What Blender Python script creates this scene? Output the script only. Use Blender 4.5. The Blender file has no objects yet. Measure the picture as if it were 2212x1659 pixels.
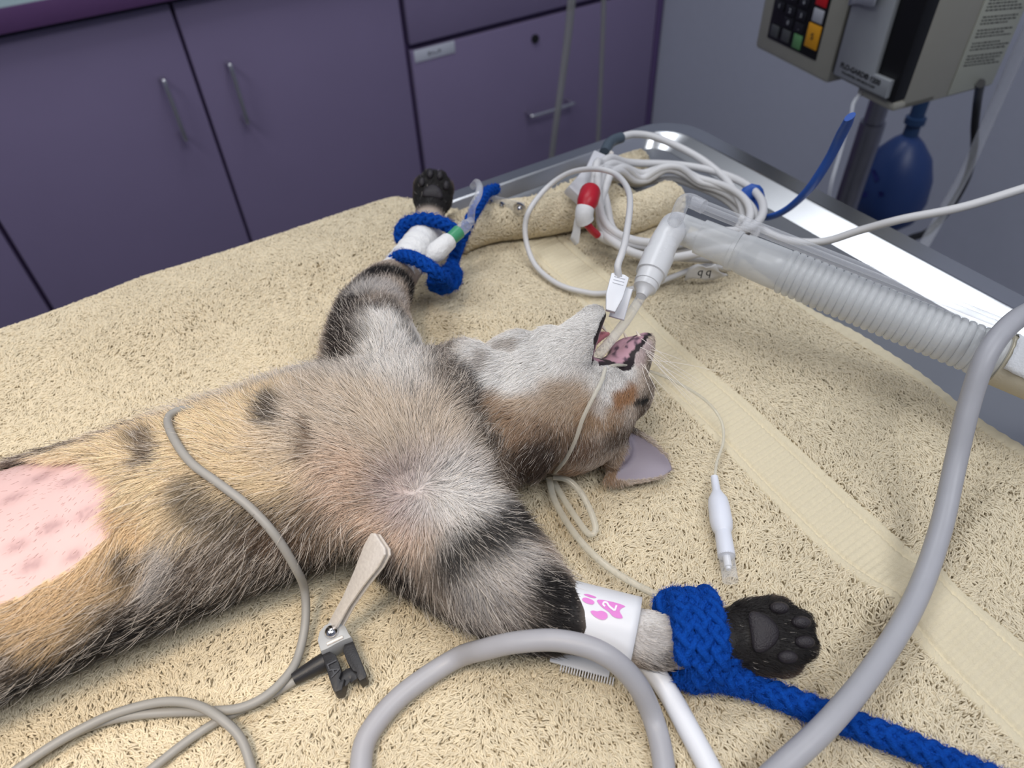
import bpy, bmesh, math, random
import numpy as np
from mathutils import Vector, Matrix
from mathutils.bvhtree import BVHTree
random.seed(7)
RNG = np.random.default_rng(7)
scene = bpy.context.scene
COL = scene.collection
PI = math.pi

# ------------------------------------------------------------------ camera
FPX, CX, CY, HCAM = 1550.0, 1106.0, 829.5, 0.30      # focal length in pixels of the 2212 x 1659 frame
_n = np.array([1180 - CX, 2400 - CY, FPX]); _n /= np.linalg.norm(_n)
_x = np.array([4520 - CX, -698 - CY, FPX]); _x -= _x.dot(_n) * _n; _x /= np.linalg.norm(_x)
RCAM = np.array([_x, np.cross(-_n, _x), -_n])          # world = RCAM @ camera (x right, y down, z forward)
CPOS = np.array([0.0, 0.0, HCAM])                      # origin: on the towel, straight below the camera
def ray(px, py):
    return RCAM @ np.array([px - CX, py - CY, FPX])
def U(px, py, z=0.0):                                  # the point at height z seen at a pixel
    d = ray(px, py); return CPOS + d * ((z - HCAM) / d[2])
def UY(px, py, y):
    d = ray(px, py); return CPOS + d * (y / d[1])
def UX(px, py, x):
    d = ray(px, py); return CPOS + d * (x / d[0])
def US(pts):
    return [U(*p) for p in pts]
cam_d = bpy.data.cameras.new('camera'); cam = bpy.data.objects.new('camera', cam_d); COL.objects.link(cam)
cam_d.sensor_width = 36.0; cam_d.lens = FPX / 2212 * 36.0; cam_d.clip_start = 0.005; cam_d.clip_end = 30
_m = Matrix.Identity(4)
for i in range(3):
    _m[i][0] = RCAM[i, 0]; _m[i][1] = -RCAM[i, 1]; _m[i][2] = -RCAM[i, 2]; _m[i][3] = CPOS[i]
cam.matrix_world = _m
cam_d.dof.use_dof = True; cam_d.dof.focus_distance = 0.335; cam_d.dof.aperture_fstop = 10.0
scene.camera = cam
scene.cycles.max_bounces = 6; scene.cycles.diffuse_bounces = 3; scene.cycles.glossy_bounces = 3; scene.cycles.transmission_bounces = 4; scene.cycles.transparent_max_bounces = 12
scene.cycles.use_adaptive_sampling = True; scene.cycles.adaptive_threshold = 0.04
scene.cycles.caustics_reflective = False; scene.cycles.caustics_refractive = False

# ------------------------------------------------------------------ world, lights, exposure
scene.view_settings.view_transform = 'Standard'
scene.view_settings.look = 'None'
scene.view_settings.gamma = 1.0
scene.view_settings.use_curve_mapping = False
scene.view_settings.exposure = -0.22
W = bpy.data.worlds.new('room_ambient'); scene.world = W; W.use_nodes = True
W.node_tree.nodes['Background'].inputs[0].default_value = (0.60, 0.66, 0.80, 1)
W.node_tree.nodes['Background'].inputs[1].default_value = 0.10
def area_light(name, loc, target, power, sx, sy, color, spread=PI):
    d = bpy.data.lights.new(name, 'AREA'); d.shape = 'RECTANGLE'; d.size = sx; d.size_y = sy
    d.energy = power; d.color = color; d.spread = spread
    o = bpy.data.objects.new(name, d); COL.objects.link(o); o.location = loc
    o.rotation_euler = (Vector(target) - Vector(loc)).to_track_quat('-Z', 'Y').to_euler()
    return o
area_light('unseen_ceiling_light', (0.30, 0.80, 1.70), (0.30, 0.80, 0), 14, 1.2, 0.6, (0.93, 0.96, 1.0))
area_light('unseen_ceiling_light', (0.30, -0.70, 1.70), (0.30, -0.70, 0), 20, 1.2, 0.6, (0.95, 0.97, 1.0))  # unseen fill added behind the camera to brighten the near sides
area_light('unseen_ceiling_light', (-1.20, 0.0, 1.70), (-1.20, 0.0, 0), 16, 0.6, 1.2, (0.95, 0.97, 1.0))  # unseen light added on the left to soften the shadows
def spot_light(name, loc, target, power, angle, blend, radius, color):
    d = bpy.data.lights.new(name, 'SPOT'); d.energy = power; d.spot_size = math.radians(angle); d.spot_blend = blend
    d.shadow_soft_size = radius; d.color = color
    o = bpy.data.objects.new(name, d); COL.objects.link(o); o.location = loc
    o.rotation_euler = (Vector(target) - Vector(loc)).to_track_quat('-Z', 'Y').to_euler()
    return o
spot_light('surgical_lamp_light', (-0.30, 0.02, 1.10), (-0.14, 0.21, 0.0), 37, 38, 1.0, 0.15, (1.0, 0.82, 0.62))

# ------------------------------------------------------------------ helpers
def lin(r, g, b):
    f = lambda c: c / 12.92 if c <= 0.04045 else ((c + 0.055) / 1.055) ** 2.4
    return (f(r / 255.0), f(g / 255.0), f(b / 255.0))
MATS = {}
def mat(name, col, rough=0.5, metal=0.0, trans=0.0, ior=1.45, var=0.06, vscale=60.0, bump=0.0, bscale=400.0, alpha=1.0, coat=0.0, sss=0.0, spec=0.5):
    m = bpy.data.materials.new(name); m.use_nodes = True
    nt = m.node_tree; b = nt.nodes['Principled BSDF']
    tc = nt.nodes.new('ShaderNodeTexCoord')
    if var > 0:
        no = nt.nodes.new('ShaderNodeTexNoise'); no.inputs['Scale'].default_value = vscale; no.inputs['Detail'].default_value = 4
        nt.links.new(tc.outputs['Object'], no.inputs['Vector'])
        mx = nt.nodes.new('ShaderNodeMix'); mx.data_type = 'RGBA'
        mx.inputs[6].default_value = (*[c * (1 - var) for c in col], 1); mx.inputs[7].default_value = (*[min(1, c * (1 + var)) for c in col], 1)
        nt.links.new(no.outputs['Fac'], mx.inputs[0]); nt.links.new(mx.outputs[2], b.inputs['Base Color'])
    else:
        b.inputs['Base Color'].default_value = (*col, 1)
    b.inputs['Roughness'].default_value = rough; b.inputs['Metallic'].default_value = metal
    b.inputs['Transmission Weight'].default_value = trans; b.inputs['IOR'].default_value = ior
    b.inputs['Alpha'].default_value = alpha; b.inputs['Coat Weight'].default_value = coat
    b.inputs['Specular IOR Level'].default_value = spec
    if sss > 0:
        b.inputs['Subsurface Weight'].default_value = sss; b.inputs['Subsurface Radius'].default_value = (0.004, 0.002, 0.0015); b.inputs['Subsurface Scale'].default_value = 1.0
    if bump > 0:
        n2 = nt.nodes.new('ShaderNodeTexNoise'); n2.inputs['Scale'].default_value = bscale; n2.inputs['Detail'].default_value = 5
        nt.links.new(tc.outputs['Object'], n2.inputs['Vector'])
        bp = nt.nodes.new('ShaderNodeBump'); bp.inputs['Strength'].default_value = bump; bp.inputs['Distance'].default_value = 0.002
        nt.links.new(n2.outputs['Fac'], bp.inputs['Height']); nt.links.new(bp.outputs['Normal'], b.inputs['Normal'])
    MATS[name] = m
    return m
def attr_mat(name, attr='col', rough=0.6, gain=1.0, spec=0.3, sss=0.0):
    m = bpy.data.materials.new(name); m.use_nodes = True
    nt = m.node_tree; b = nt.nodes['Principled BSDF']
    a = nt.nodes.new('ShaderNodeAttribute'); a.attribute_name = attr
    nt.links.new(a.outputs['Color'], b.inputs['Base Color'])
    b.inputs['Roughness'].default_value = rough; b.inputs['Specular IOR Level'].default_value = spec
    if sss:
        b.inputs['Subsurface Weight'].default_value = sss; b.inputs['Subsurface Radius'].default_value = (0.004, 0.002, 0.0015); b.inputs['Subsurface Scale'].default_value = 1.0
    MATS[name] = m
    return m
def tag(o, label=None, cat=None, group=None, kind=None):
    if label: o['label'] = label
    if cat: o['category'] = cat
    if group: o['group'] = group
    if kind: o['kind'] = kind
    return o
def empty(name, loc, label, cat, group=None):
    o = bpy.data.objects.new(name, None); COL.objects.link(o); o.location = tuple(loc); o.empty_display_size = 0.01
    return tag(o, label, cat, group)
def link(o, parent=None):
    COL.objects.link(o)
    if parent is not None:
        o.parent = parent; o.matrix_parent_inverse = Matrix.Translation(-Vector(parent.location)) if parent.rotation_euler[:] == (0, 0, 0) else parent.matrix_basis.inverted()
    return o
def mesh_obj(name, verts, faces, m, parent=None, smooth=True, sharp=40):
    me = bpy.data.meshes.new(name)
    me.from_pydata([tuple(v) for v in verts], [], [tuple(f) for f in faces]); me.update()
    if smooth:
        me.polygons.foreach_set('use_smooth', [True] * len(me.polygons))
        if sharp: me.set_sharp_from_angle(angle=math.radians(sharp))
    o = bpy.data.objects.new(name, me)
    if m is not None: me.materials.append(m)
    return link(o, parent)
def bm_obj(name, bm, m, parent=None, smooth=True, sharp=35):
    me = bpy.data.meshes.new(name); bmesh.ops.recalc_face_normals(bm, faces=bm.faces); bm.to_mesh(me); bm.free()
    if smooth:
        me.polygons.foreach_set('use_smooth', [True] * len(me.polygons)); me.set_sharp_from_angle(angle=math.radians(sharp))
    me.materials.append(m); o = bpy.data.objects.new(name, me)
    return link(o, parent)
def frame(ex, ey, ez, loc):
    M = Matrix.Identity(4)
    for i in range(3):
        M[i][0] = ex[i]; M[i][1] = ey[i]; M[i][2] = ez[i]; M[i][3] = loc[i]
    return M
def rotz(a, loc=(0, 0, 0)):
    return Matrix.Translation(Vector(loc)) @ Matrix.Rotation(a, 4, 'Z')
def box(name, lo, hi, m, parent=None, bevel=0.0, M=None, seg=2):
    bm = bmesh.new(); bmesh.ops.create_cube(bm, size=1.0)
    for v in bm.verts:
        for k in range(3): v.co[k] = (lo[k] + hi[k]) / 2 + v.co[k] * (hi[k] - lo[k])
    if bevel > 0: bmesh.ops.bevel(bm, geom=bm.edges[:], offset=bevel, segments=seg, affect='EDGES', profile=0.5)
    if M is not None: bm.transform(M)
    return bm_obj(name, bm, m, parent)
def prism(name, poly, h, m, parent=None, M=None, bevel=0.0, z0=0.0, seg=2):
    bm = bmesh.new(); vs = [bm.verts.new((p[0], p[1], z0)) for p in poly]; f = bm.faces.new(vs)
    r = bmesh.ops.extrude_face_region(bm, geom=[f]); top = [g for g in r['geom'] if isinstance(g, bmesh.types.BMVert)]
    bmesh.ops.translate(bm, verts=top, vec=(0, 0, h))
    if bevel > 0:
        es = [e for e in bm.edges if e.calc_length() > bevel * 0.5 and abs(e.verts[0].co.z - e.verts[1].co.z) < 1e-9]
        bmesh.ops.bevel(bm, geom=es, offset=bevel, segments=seg, affect='EDGES', profile=0.5, clamp_overlap=True)
    if M is not None: bm.transform(M)
    return bm_obj(name, bm, m, parent)
def catmull(P, n=10, closed=False):
    P = np.asarray(P, float)
    if closed: Q = np.vstack([P[-1], P, P[0], P[1]])
    else: Q = np.vstack([2 * P[0] - P[1], P, 2 * P[-1] - P[-2]])
    out = []
    t = np.linspace(0, 1, n, endpoint=False)[:, None]
    for i in range(1, len(Q) - 2):
        a, b, c, d = Q[i - 1], Q[i], Q[i + 1], Q[i + 2]
        out.append(0.5 * (2 * b + (c - a) * t + (2 * a - 5 * b + 4 * c - d) * t * t + (3 * b - a - 3 * c + d) * t ** 3))
    out = np.vstack(out)
    return out if closed else np.vstack([out, P[-1]])
def resample(P, step):
    P = np.asarray(P, float); s = np.r_[0, np.cumsum(np.linalg.norm(np.diff(P[:, :3], axis=0), axis=1))]
    n = max(2, int(s[-1] / step) + 1); q = np.linspace(0, s[-1], n)
    return np.stack([np.interp(q, s, P[:, k]) for k in range(P.shape[1])], 1)
def frames(P, closed=False):
    P = np.asarray(P, float); T = np.gradient(P, axis=0)
    if closed: T = np.roll(P, -1, 0) - np.roll(P, 1, 0)
    T /= np.maximum(np.linalg.norm(T, axis=1, keepdims=True), 1e-12)
    a = np.array([0, 0, 1.0]) if abs(T[0][2]) < 0.9 else np.array([1.0, 0, 0])
    n = a - a.dot(T[0]) * T[0]; n /= np.linalg.norm(n); N = [n]
    for i in range(1, len(P)):
        n = N[-1] - N[-1].dot(T[i]) * T[i]; l = np.linalg.norm(n); N.append(n / l if l > 1e-9 else N[-1])
    N = np.array(N); return T, N, np.cross(T, N)
def tube_geo(P, r, seg=12, closed=False, caps=True, base=0):
    P = np.asarray(P, float); T, N, B = frames(P, closed); n = len(P)
    r = np.broadcast_to(np.asarray(r, float), (n,)) if np.ndim(r) < 2 else np.asarray(r)
    a = np.linspace(0, 2 * PI, seg, endpoint=False)
    if np.ndim(r) < 2: r = np.stack([r, r], 1)
    V = P[:, None] + (N[:, None] * np.cos(a)[None, :, None]) * r[:, 0][:, None, None] + (B[:, None] * np.sin(a)[None, :, None]) * r[:, 1][:, None, None]
    V = V.reshape(-1, 3); F = []
    for i in range(n if closed else n - 1):
        j = (i + 1) % n
        for k in range(seg):
            l = (k + 1) % seg; F.append((base + i * seg + k, base + i * seg + l, base + j * seg + l, base + j * seg + k))
    if caps and not closed:
        F.append(tuple(base + k for k in range(seg))[::-1]); F.append(tuple(base + (n - 1) * seg + k for k in range(seg)))
    return V, F
def tube(name, P, r, m, parent=None, seg=14, closed=False, caps=True, sharp=50):
    V, F = tube_geo(P, r, seg, closed, caps); return mesh_obj(name, V, F, m, parent, True, sharp)
def axis_pts(p, d, prof):                               # lathe profile [(t, r)] along an axis
    p = np.asarray(p, float); d = np.asarray(d, float) / np.linalg.norm(d)
    return np.array([p + d * t for t, _ in prof]), np.array([r for _, r in prof])
def lathe(name, p, d, prof, m, parent=None, seg=24, caps=True, sharp=35):
    prof = [(t + i * 1e-7, r) for i, (t, r) in enumerate(prof)]
    P, R = axis_pts(p, d, prof)
    d = np.asarray(d, float) / np.linalg.norm(d)
    a = np.array([0, 0, 1.0]) if abs(d[2]) < 0.9 else np.array([1.0, 0, 0]); n = a - a.dot(d) * d; n /= np.linalg.norm(n); b = np.cross(d, n)
    an = np.linspace(0, 2 * PI, seg, endpoint=False); ring = np.cos(an)[:, None] * n + np.sin(an)[:, None] * b
    V = (P[:, None] + ring[None] * R[:, None, None]).reshape(-1, 3); F = []
    for i in range(len(P) - 1):
        for k in range(seg):
            l = (k + 1) % seg; F.append((i * seg + k, i * seg + l, (i + 1) * seg + l, (i + 1) * seg + k))
    if caps:
        F.append(tuple(range(seg))[::-1]); F.append(tuple((len(P) - 1) * seg + k for k in range(seg)))
    return mesh_obj(name, V, F, m, parent, True, sharp)
def text_obj(name, s, size, M, m, parent=None, extrude=0.0002, align='CENTER', bold=0.0):
    c = bpy.data.curves.new(name, 'FONT'); c.body = s; c.size = size; c.extrude = extrude; c.align_x = align; c.align_y = 'CENTER'; c.offset = bold
    tmp = bpy.data.objects.new(name + '_tmp', c); COL.objects.link(tmp)
    dg = bpy.context.evaluated_depsgraph_get(); me = bpy.data.meshes.new_from_object(tmp.evaluated_get(dg))
    bpy.data.objects.remove(tmp); bpy.data.curves.remove(c)
    me.transform(M); me.materials.clear(); me.materials.append(m); me.name = name
    o = bpy.data.objects.new(name, me)
    return link(o, parent)
def hair_obj(name, P, rad, colr, m, parent=None):       # P (N, K, 3), rad (K,) or (N, K), colr (N, 3) or (N, K, 3)
    N, K = P.shape[:2]
    cu = bpy.data.hair_curves.new(name); cu.add_curves([K] * N)
    cu.attributes['position'].data.foreach_set('vector', np.ascontiguousarray(P, dtype=np.float32).ravel())
    rr = np.broadcast_to(np.asarray(rad, np.float32), (N, K))
    if 'radius' not in cu.attributes: cu.attributes.new('radius', 'FLOAT', 'POINT')
    cu.attributes['radius'].data.foreach_set('value', np.ascontiguousarray(rr).ravel())
    colr = np.asarray(colr, np.float32)
    if colr.ndim == 2: colr = np.broadcast_to(colr[:, None], (N, K, 3))
    at = cu.attributes.new('col', 'FLOAT_COLOR', 'POINT')
    at.data.foreach_set('color', np.concatenate([colr, np.ones((N, K, 1), np.float32)], 2).astype(np.float32).ravel())
    cu.set_types(type='CATMULL_ROM')
    cu.materials.append(m); o = bpy.data.objects.new(name, cu); link(o, parent); o['kind'] = 'stuff'
    return o
def mesh_arrays(me):
    v = np.empty(len(me.vertices) * 3); me.vertices.foreach_get('co', v); v = v.reshape(-1, 3)
    me.calc_loop_triangles(); t = np.empty(len(me.loop_triangles) * 3, np.int32); me.loop_triangles.foreach_get('vertices', t); t = t.reshape(-1, 3)
    nn = np.empty(len(me.vertices) * 3); me.vertices.foreach_get('normal', nn)
    return v, t, nn.reshape(-1, 3)
def scatter(v, t, nn, n, w=None):
    a, b, c = v[t[:, 0]], v[t[:, 1]], v[t[:, 2]]
    A = 0.5 * np.linalg.norm(np.cross(b - a, c - a), axis=1)
    if w is not None: A = A * w
    i = RNG.choice(len(t), n, p=A / A.sum()); u = np.sqrt(RNG.random(n)); q = RNG.random(n)
    k = np.stack([1 - u, u * (1 - q), u * q], 1)[:, :, None]
    P = (np.stack([a[i], b[i], c[i]], 1) * k).sum(1); Nn = (nn[t[i]] * k).sum(1)
    Nn /= np.maximum(np.linalg.norm(Nn, axis=1, keepdims=True), 1e-9)
    return P, Nn
def vnoise(x, y, s, seed=0):                            # smooth value noise, vectorised
    x = np.asarray(x) * s + seed * 17.13; y = np.asarray(y) * s + seed * 7.77
    xi, yi = np.floor(x).astype(np.int64), np.floor(y).astype(np.int64); fx, fy = x - xi, y - yi
    h = lambda a, b: (np.sin(a * 127.1 + b * 311.7 + seed * 74.7) * 43758.5453) % 1.0
    fx = fx * fx * (3 - 2 * fx); fy = fy * fy * (3 - 2 * fy)
    return (h(xi, yi) * (1 - fx) + h(xi + 1, yi) * fx) * (1 - fy) + (h(xi, yi + 1) * (1 - fx) + h(xi + 1, yi + 1) * fx) * fy
def seg_dist(P, A, B):
    d = B - A; t = np.clip(((P - A) @ d) / max(d @ d, 1e-12), 0, 1); return np.linalg.norm(P - A - t[:, None] * d, axis=1)
def poly_dist(P, L):
    L = np.asarray(L, float)
    if len(L) == 1: return np.linalg.norm(P - L[0], axis=1)
    return np.min([seg_dist(P, L[i], L[i + 1]) for i in range(len(L) - 1)], axis=0)
def in_poly(x, y, poly):
    ins = np.zeros(len(x), bool); n = len(poly)
    for i in range(n):
        x1, y1 = poly[i][:2]; x2, y2 = poly[(i + 1) % n][:2]
        c = ((y1 > y) != (y2 > y)) & (x < (x2 - x1) * (y - y1) / (y2 - y1 + 1e-15) + x1); ins ^= c
    return ins
def sstep(e0, e1, x):
    t = np.clip((x - e0) / (e1 - e0), 0, 1); return t * t * (3 - 2 * t)
# ------------------------------------------------------------------ room
FLOOR_Z = -0.92
m_wall = mat('grey_wall_paint', lin(176, 180, 196), 0.7, var=0.03, bump=0.05, bscale=200)
m_floor = mat('grey_vinyl_floor', lin(120, 120, 124), 0.45, var=0.12, vscale=25)
m_ceil = mat('white_ceiling', lin(225, 225, 222), 0.8, var=0.02)
def struct(o): o['kind'] = 'structure'; return o
struct(box('floor', (-2.4, -2.2, FLOOR_Z - 0.05), (1.36, 2.06, FLOOR_Z), m_floor))
struct(box('wall_back', (-2.4, 2.01, FLOOR_Z), (1.36, 2.06, 1.78), m_wall))
struct(box('wall_right', (1.31, -2.2, FLOOR_Z), (1.36, 2.01, 1.78), m_wall))
struct(box('wall_left', (-2.45, -2.2, FLOOR_Z), (-2.4, 2.06, 1.78), m_wall))
struct(box('wall_front', (-2.4, -2.25, FLOOR_Z), (1.36, -2.2, 1.78), m_wall))
struct(box('ceiling', (-2.45, -2.25, 1.78), (1.36, 2.06, 1.83), m_ceil))
# ------------------------------------------------------------------ purple cabinets
m_purple = mat('purple_laminate', lin(130, 118, 151), 0.45, var=0.03, vscale=12, bump=0.03, bscale=900)
m_purple_body = mat('purple_carcass', lin(92, 74, 118), 0.5, var=0.03, vscale=12)
m_top = mat('speckled_grey_worktop', lin(150, 168, 172), 0.4, var=0.25, vscale=500)
m_edge = mat('plum_worktop_edge', lin(96, 66, 110), 0.4, var=0.05)
m_chrome = mat('chrome', (0.75, 0.75, 0.77), 0.18, metal=1.0, var=0.04)
m_dark = mat('near_black', (0.01, 0.01, 0.012), 0.6, var=0)  # near-black finish of the plinths and the drawer lock
YC = 1.40
def handle(parent, p, q):
    p, q = np.array(p), np.array(q); out = np.array([0, -0.028, 0]); d = (q - p) / np.linalg.norm(q - p)
    P = catmull([p, p + out * 0.75, p + out + d * 0.006, q + out - d * 0.006, q + out * 0.75, q], 8)
    return tube('handle', P, 0.0045, m_chrome, parent, 12)
def cabinet(x0, x1, label, doors):
    c = empty('base_cabinet', (x0, YC, FLOOR_Z), label, 'cabinet', 'purple base cabinets along the back wall')
    box('carcass', (x0, YC + 0.02, FLOOR_Z + 0.1), (x1, 2.0, -0.062), m_purple_body, c)
    box('plinth', (x0, YC + 0.07, FLOOR_Z), (x1, YC + 0.09, FLOOR_Z + 0.1), m_dark, c)
    for a, b, h in doors:
        d = box('door', (a + 0.003, YC, FLOOR_Z + 0.12), (b - 0.003, YC + 0.019, -0.068), m_purple, c, 0.002)
        if h is not None: handle(d, (h, YC, -0.176), (h, YC, -0.276))
    return c
cabinet(-1.0, -0.189, 'purple base cabinet at the far left, cut off by the frame', [(-1.0, -0.594, -0.64), (-0.594, -0.189, -0.545)])
cabinet(-0.187, 0.618, 'purple double-door cabinet with two upright bar handles side by side', [(-0.187, 0.2055, 0.150), (0.2055, 0.618, 0.265)])
dc = empty('drawer_cabinet', (0.62, YC, FLOOR_Z), 'purple drawer cabinet with a white label strip, beside the grey wall', 'cabinet')
box('carcass', (0.62, YC + 0.02, FLOOR_Z + 0.1), (1.305, 2.0, -0.062), m_purple_body, dc)
box('plinth', (0.62, YC + 0.07, FLOOR_Z), (1.305, YC + 0.09, FLOOR_Z + 0.1), m_dark, dc)
box('drawer', (0.627, YC, -0.226), (1.285, YC + 0.019, -0.068), m_purple, dc, 0.002)
dr = box('drawer', (0.627, YC, -0.70), (1.285, YC + 0.019, -0.239), m_purple, dc, 0.002)
box('filler_strip', (1.288, YC, FLOOR_Z + 0.1), (1.306, YC + 0.019, -0.068), m_purple_body, dc, 0.001)
handle(dr, (0.905, YC, -0.438), (1.02, YC, -0.438))
lathe('lock', (0.93, YC, -0.277), (0, -1, 0), [(0, 0.009), (0.004, 0.009), (0.0045, 0.007)], m_dark, dr)
m_white_label = mat('white_label_paper', lin(205, 208, 220), 0.5, var=0.03)
lb = box('label_strip', (0.633, YC - 0.0012, -0.262), (0.728, YC, -0.238), m_white_label, dr, 0.0004)
m_faded = mat('faded_ink', lin(120, 122, 136), 0.6, var=0.1)
m_ink = mat('black_ink', (0.02, 0.02, 0.022), 0.6, var=0)
for k_ in range(4): box('faded_print', (0.664 + k_ * 0.008, YC - 0.0014, -0.254 + 0.001 * (k_ % 2)), (0.670 + k_ * 0.008, YC - 0.0012, -0.247 - 0.002 * (k_ % 3)), m_faded, lb)
wt = box('worktop', (-1.0, YC - 0.02, -0.056), (1.306, 2.005, -0.022), m_top, None, 0.003)
tag(wt, 'speckled grey worktop lying along the purple cabinets', 'worktop')
box('front_edge', (-1.0, YC - 0.023, -0.058), (1.306, YC - 0.0205, -0.024), m_edge, wt, 0.001)
# ------------------------------------------------------------------ stainless exam table
m_steel = mat('brushed_steel', (0.56, 0.57, 0.59), 0.27, metal=1.0, var=0.06, vscale=8)
m_steel2 = mat('satin_steel_flange', (0.42, 0.43, 0.45), 0.42, metal=1.0, var=0.05, vscale=8)
tb = empty('exam_table', (0, 0.1, FLOOR_Z), 'stainless steel exam table with a raised shiny rim under the towel', 'table')
TX0, TX1, TY0, TY1, ZT = -0.75, 0.478, -0.20, 0.480, -0.008
def rrect(x0, x1, y0, y1, r, n=8):
    out = []
    for cx_, cy_, a0 in ((x1 - r, y1 - r, 0), (x0 + r, y1 - r, PI / 2), (x0 + r, y0 + r, PI), (x1 - r, y0 + r, 1.5 * PI)):
        for k in range(n + 1):
            a = a0 + k * PI / 2 / n; out.append((cx_ + r * math.cos(a), cy_ + r * math.sin(a)))
    return np.array(out)
def ring_loft(name, rings, m, parent, cap_first=False, cap_last=False):
    n = len(rings[0][0]); V = []; F = []
    for xy, z in rings: V += [(p[0], p[1], z) for p in xy]
    for i in range(len(rings) - 1):
        for k in range(n):
            l = (k + 1) % n; F.append((i * n + k, i * n + l, (i + 1) * n + l, (i + 1) * n + k))
    if cap_first: F.append(tuple(range(n))[::-1])
    if cap_last: F.append(tuple((len(rings) - 1) * n + k for k in range(n)))
    return mesh_obj(name, V, F, m, parent, True, 25)
def tr(dx, dy, r): return rrect(TX0 + dx, TX1 - dx, TY0 + dy, TY1 - dy, r)
ring_loft('table_top', [(tr(0.044, 0.024, 0.02), ZT), (tr(0.044, 0.024, 0.02), ZT - 0.012)], m_steel2, tb, True, True)
ring_loft('rim', [(tr(0.044, 0.024, 0.02), ZT - 0.010), (tr(0.0435, 0.0235, 0.02), ZT), (tr(0.026, 0.018, 0.03), ZT + 0.0095), (tr(0.024, 0.016, 0.032), ZT + 0.0102), (tr(0.022, 0.0145, 0.034), ZT + 0.0098),
     (tr(0.0205, 0.0135, 0.036), ZT + 0.0088), (tr(0.004, 0.002, 0.040), ZT + 0.0088), (tr(0.0015, 0.0005, 0.041), ZT + 0.006), (tr(0, 0, 0.042), ZT), (tr(0, 0, 0.042), ZT - 0.03), (tr(0.006, 0.004, 0.042), ZT - 0.03)], m_steel, tb)
for lx in (TX0 + 0.1, TX1 - 0.1):
    for ly in (TY0 + 0.08, TY1 - 0.08):
        tube('leg', [(lx, ly, ZT - 0.012), (lx, ly, FLOOR_Z + 0.0)], 0.018, m_steel2, tb, 16)
# ------------------------------------------------------------------ towel
TW = dict(x0=-0.42, x1=0.350, y0=-0.15, y1=0.472)
RIDGES = [  # soft wrinkles: pixels along the crest, half width, height
    ([(700, 590), (900, 690), (1180, 690)], 0.012, 0.0045), ([(1900, 1330), (2050, 1210), (2180, 1060)], 0.008, 0.005),
    ([(1890, 1290), (2060, 1330), (2230, 1440)], 0.016, 0.007), ([(1700, 800), (1850, 800), (1950, 850)], 0.014, 0.003),
    ([(300, 720), (500, 640), (760, 560)], 0.02, 0.004), ([(1150, 1530), (1350, 1480), (1500, 1560)], 0.012, 0.003), ([(1480, 1660), (1700, 1600)], 0.012, 0.004)]
RIDGES = [(np.array([U(*p)[:2] for p in L]), w, h) for L, w, h in RIDGES]
def towel_z(x, y):
    x = np.atleast_1d(np.asarray(x, float)); y = np.atleast_1d(np.asarray(y, float)); P = np.stack([x, y], 1)
    z = (vnoise(x, y, 14, 1) - 0.5) * 0.004 + (vnoise(x, y, 35, 2) - 0.5) * 0.0016
    for L, w, h in RIDGES: z = z + h * np.exp(-(poly_dist(P, L) / w) ** 2)
    return z - 0.0022
def towel_edge(u): return 0.480 + 0.003 * np.sin(u * 9 + 1) - 0.042 * sstep(0.19, 0.25, u)
def towel_xyz(u, v):                                    # v runs on past the far edge and down
    e = towel_edge(u); over = np.maximum(v - e, 0) * (1 - sstep(0.18, 0.21, u)); R = 0.012
    ang = np.minimum(over / R, PI / 2); y = np.minimum(v, e) + R * np.sin(ang); dz = R * (1 - np.cos(ang)) + np.maximum(over - R * PI / 2, 0)
    z = towel_z(u, np.minimum(v, e)) * np.clip(1 - over / 0.05, 0.3, 1) + 0.010 * sstep(0.40, 0.47, v) * (1 - sstep(0.18, 0.23, u)) - dz
    return np.stack([u, y, z], 1)
m_towel = mat('cream_terry_base', lin(206, 192, 164), 0.95, var=0.1, vscale=200, bump=0.4, bscale=900, spec=0.1)
m_weave = mat('cream_woven_band', lin(224, 212, 184), 0.9, var=0.07, vscale=500, bump=0.25, bscale=1500, spec=0.1)
gx = np.arange(TW['x0'], TW['x1'] + 1e-6, 0.005); gv = np.arange(TW['y0'], TW['y1'] + 0.20, 0.005)
GU, GV = np.meshgrid(gx, gv, indexing='ij'); TV = towel_xyz(GU.ravel(), GV.ravel()); ny = len(gv)
TF = [(i * ny + j, (i + 1) * ny + j, (i + 1) * ny + j + 1, i * ny + j + 1) for i in range(len(gx) - 1) for j in range(ny - 1)]
nb = len(TV); lowV = TV.copy(); lowV[:, 2] -= 0.002
towel = mesh_obj('terry_towel', TV, TF, m_towel, None, True, 0)
sol = towel.modifiers.new('thickness', 'SOLIDIFY'); sol.thickness = 0.0025; sol.offset = -1
tag(towel, 'cream terry towel with a flat woven border band spread over the table', 'towel')
BR = np.array([U(1340, 590)[:2], U(1450, 696)[:2], U(2000, 1205)[:2]]); BL = np.array([U(1450, 831)[:2], U(1920, 1300)[:2]])
def band_x(y):                                          # left and right border of the woven band at y
    r = 0.2500 + (y - 0.05) * 0.075; return r - 0.036 + 0.0, r
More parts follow.
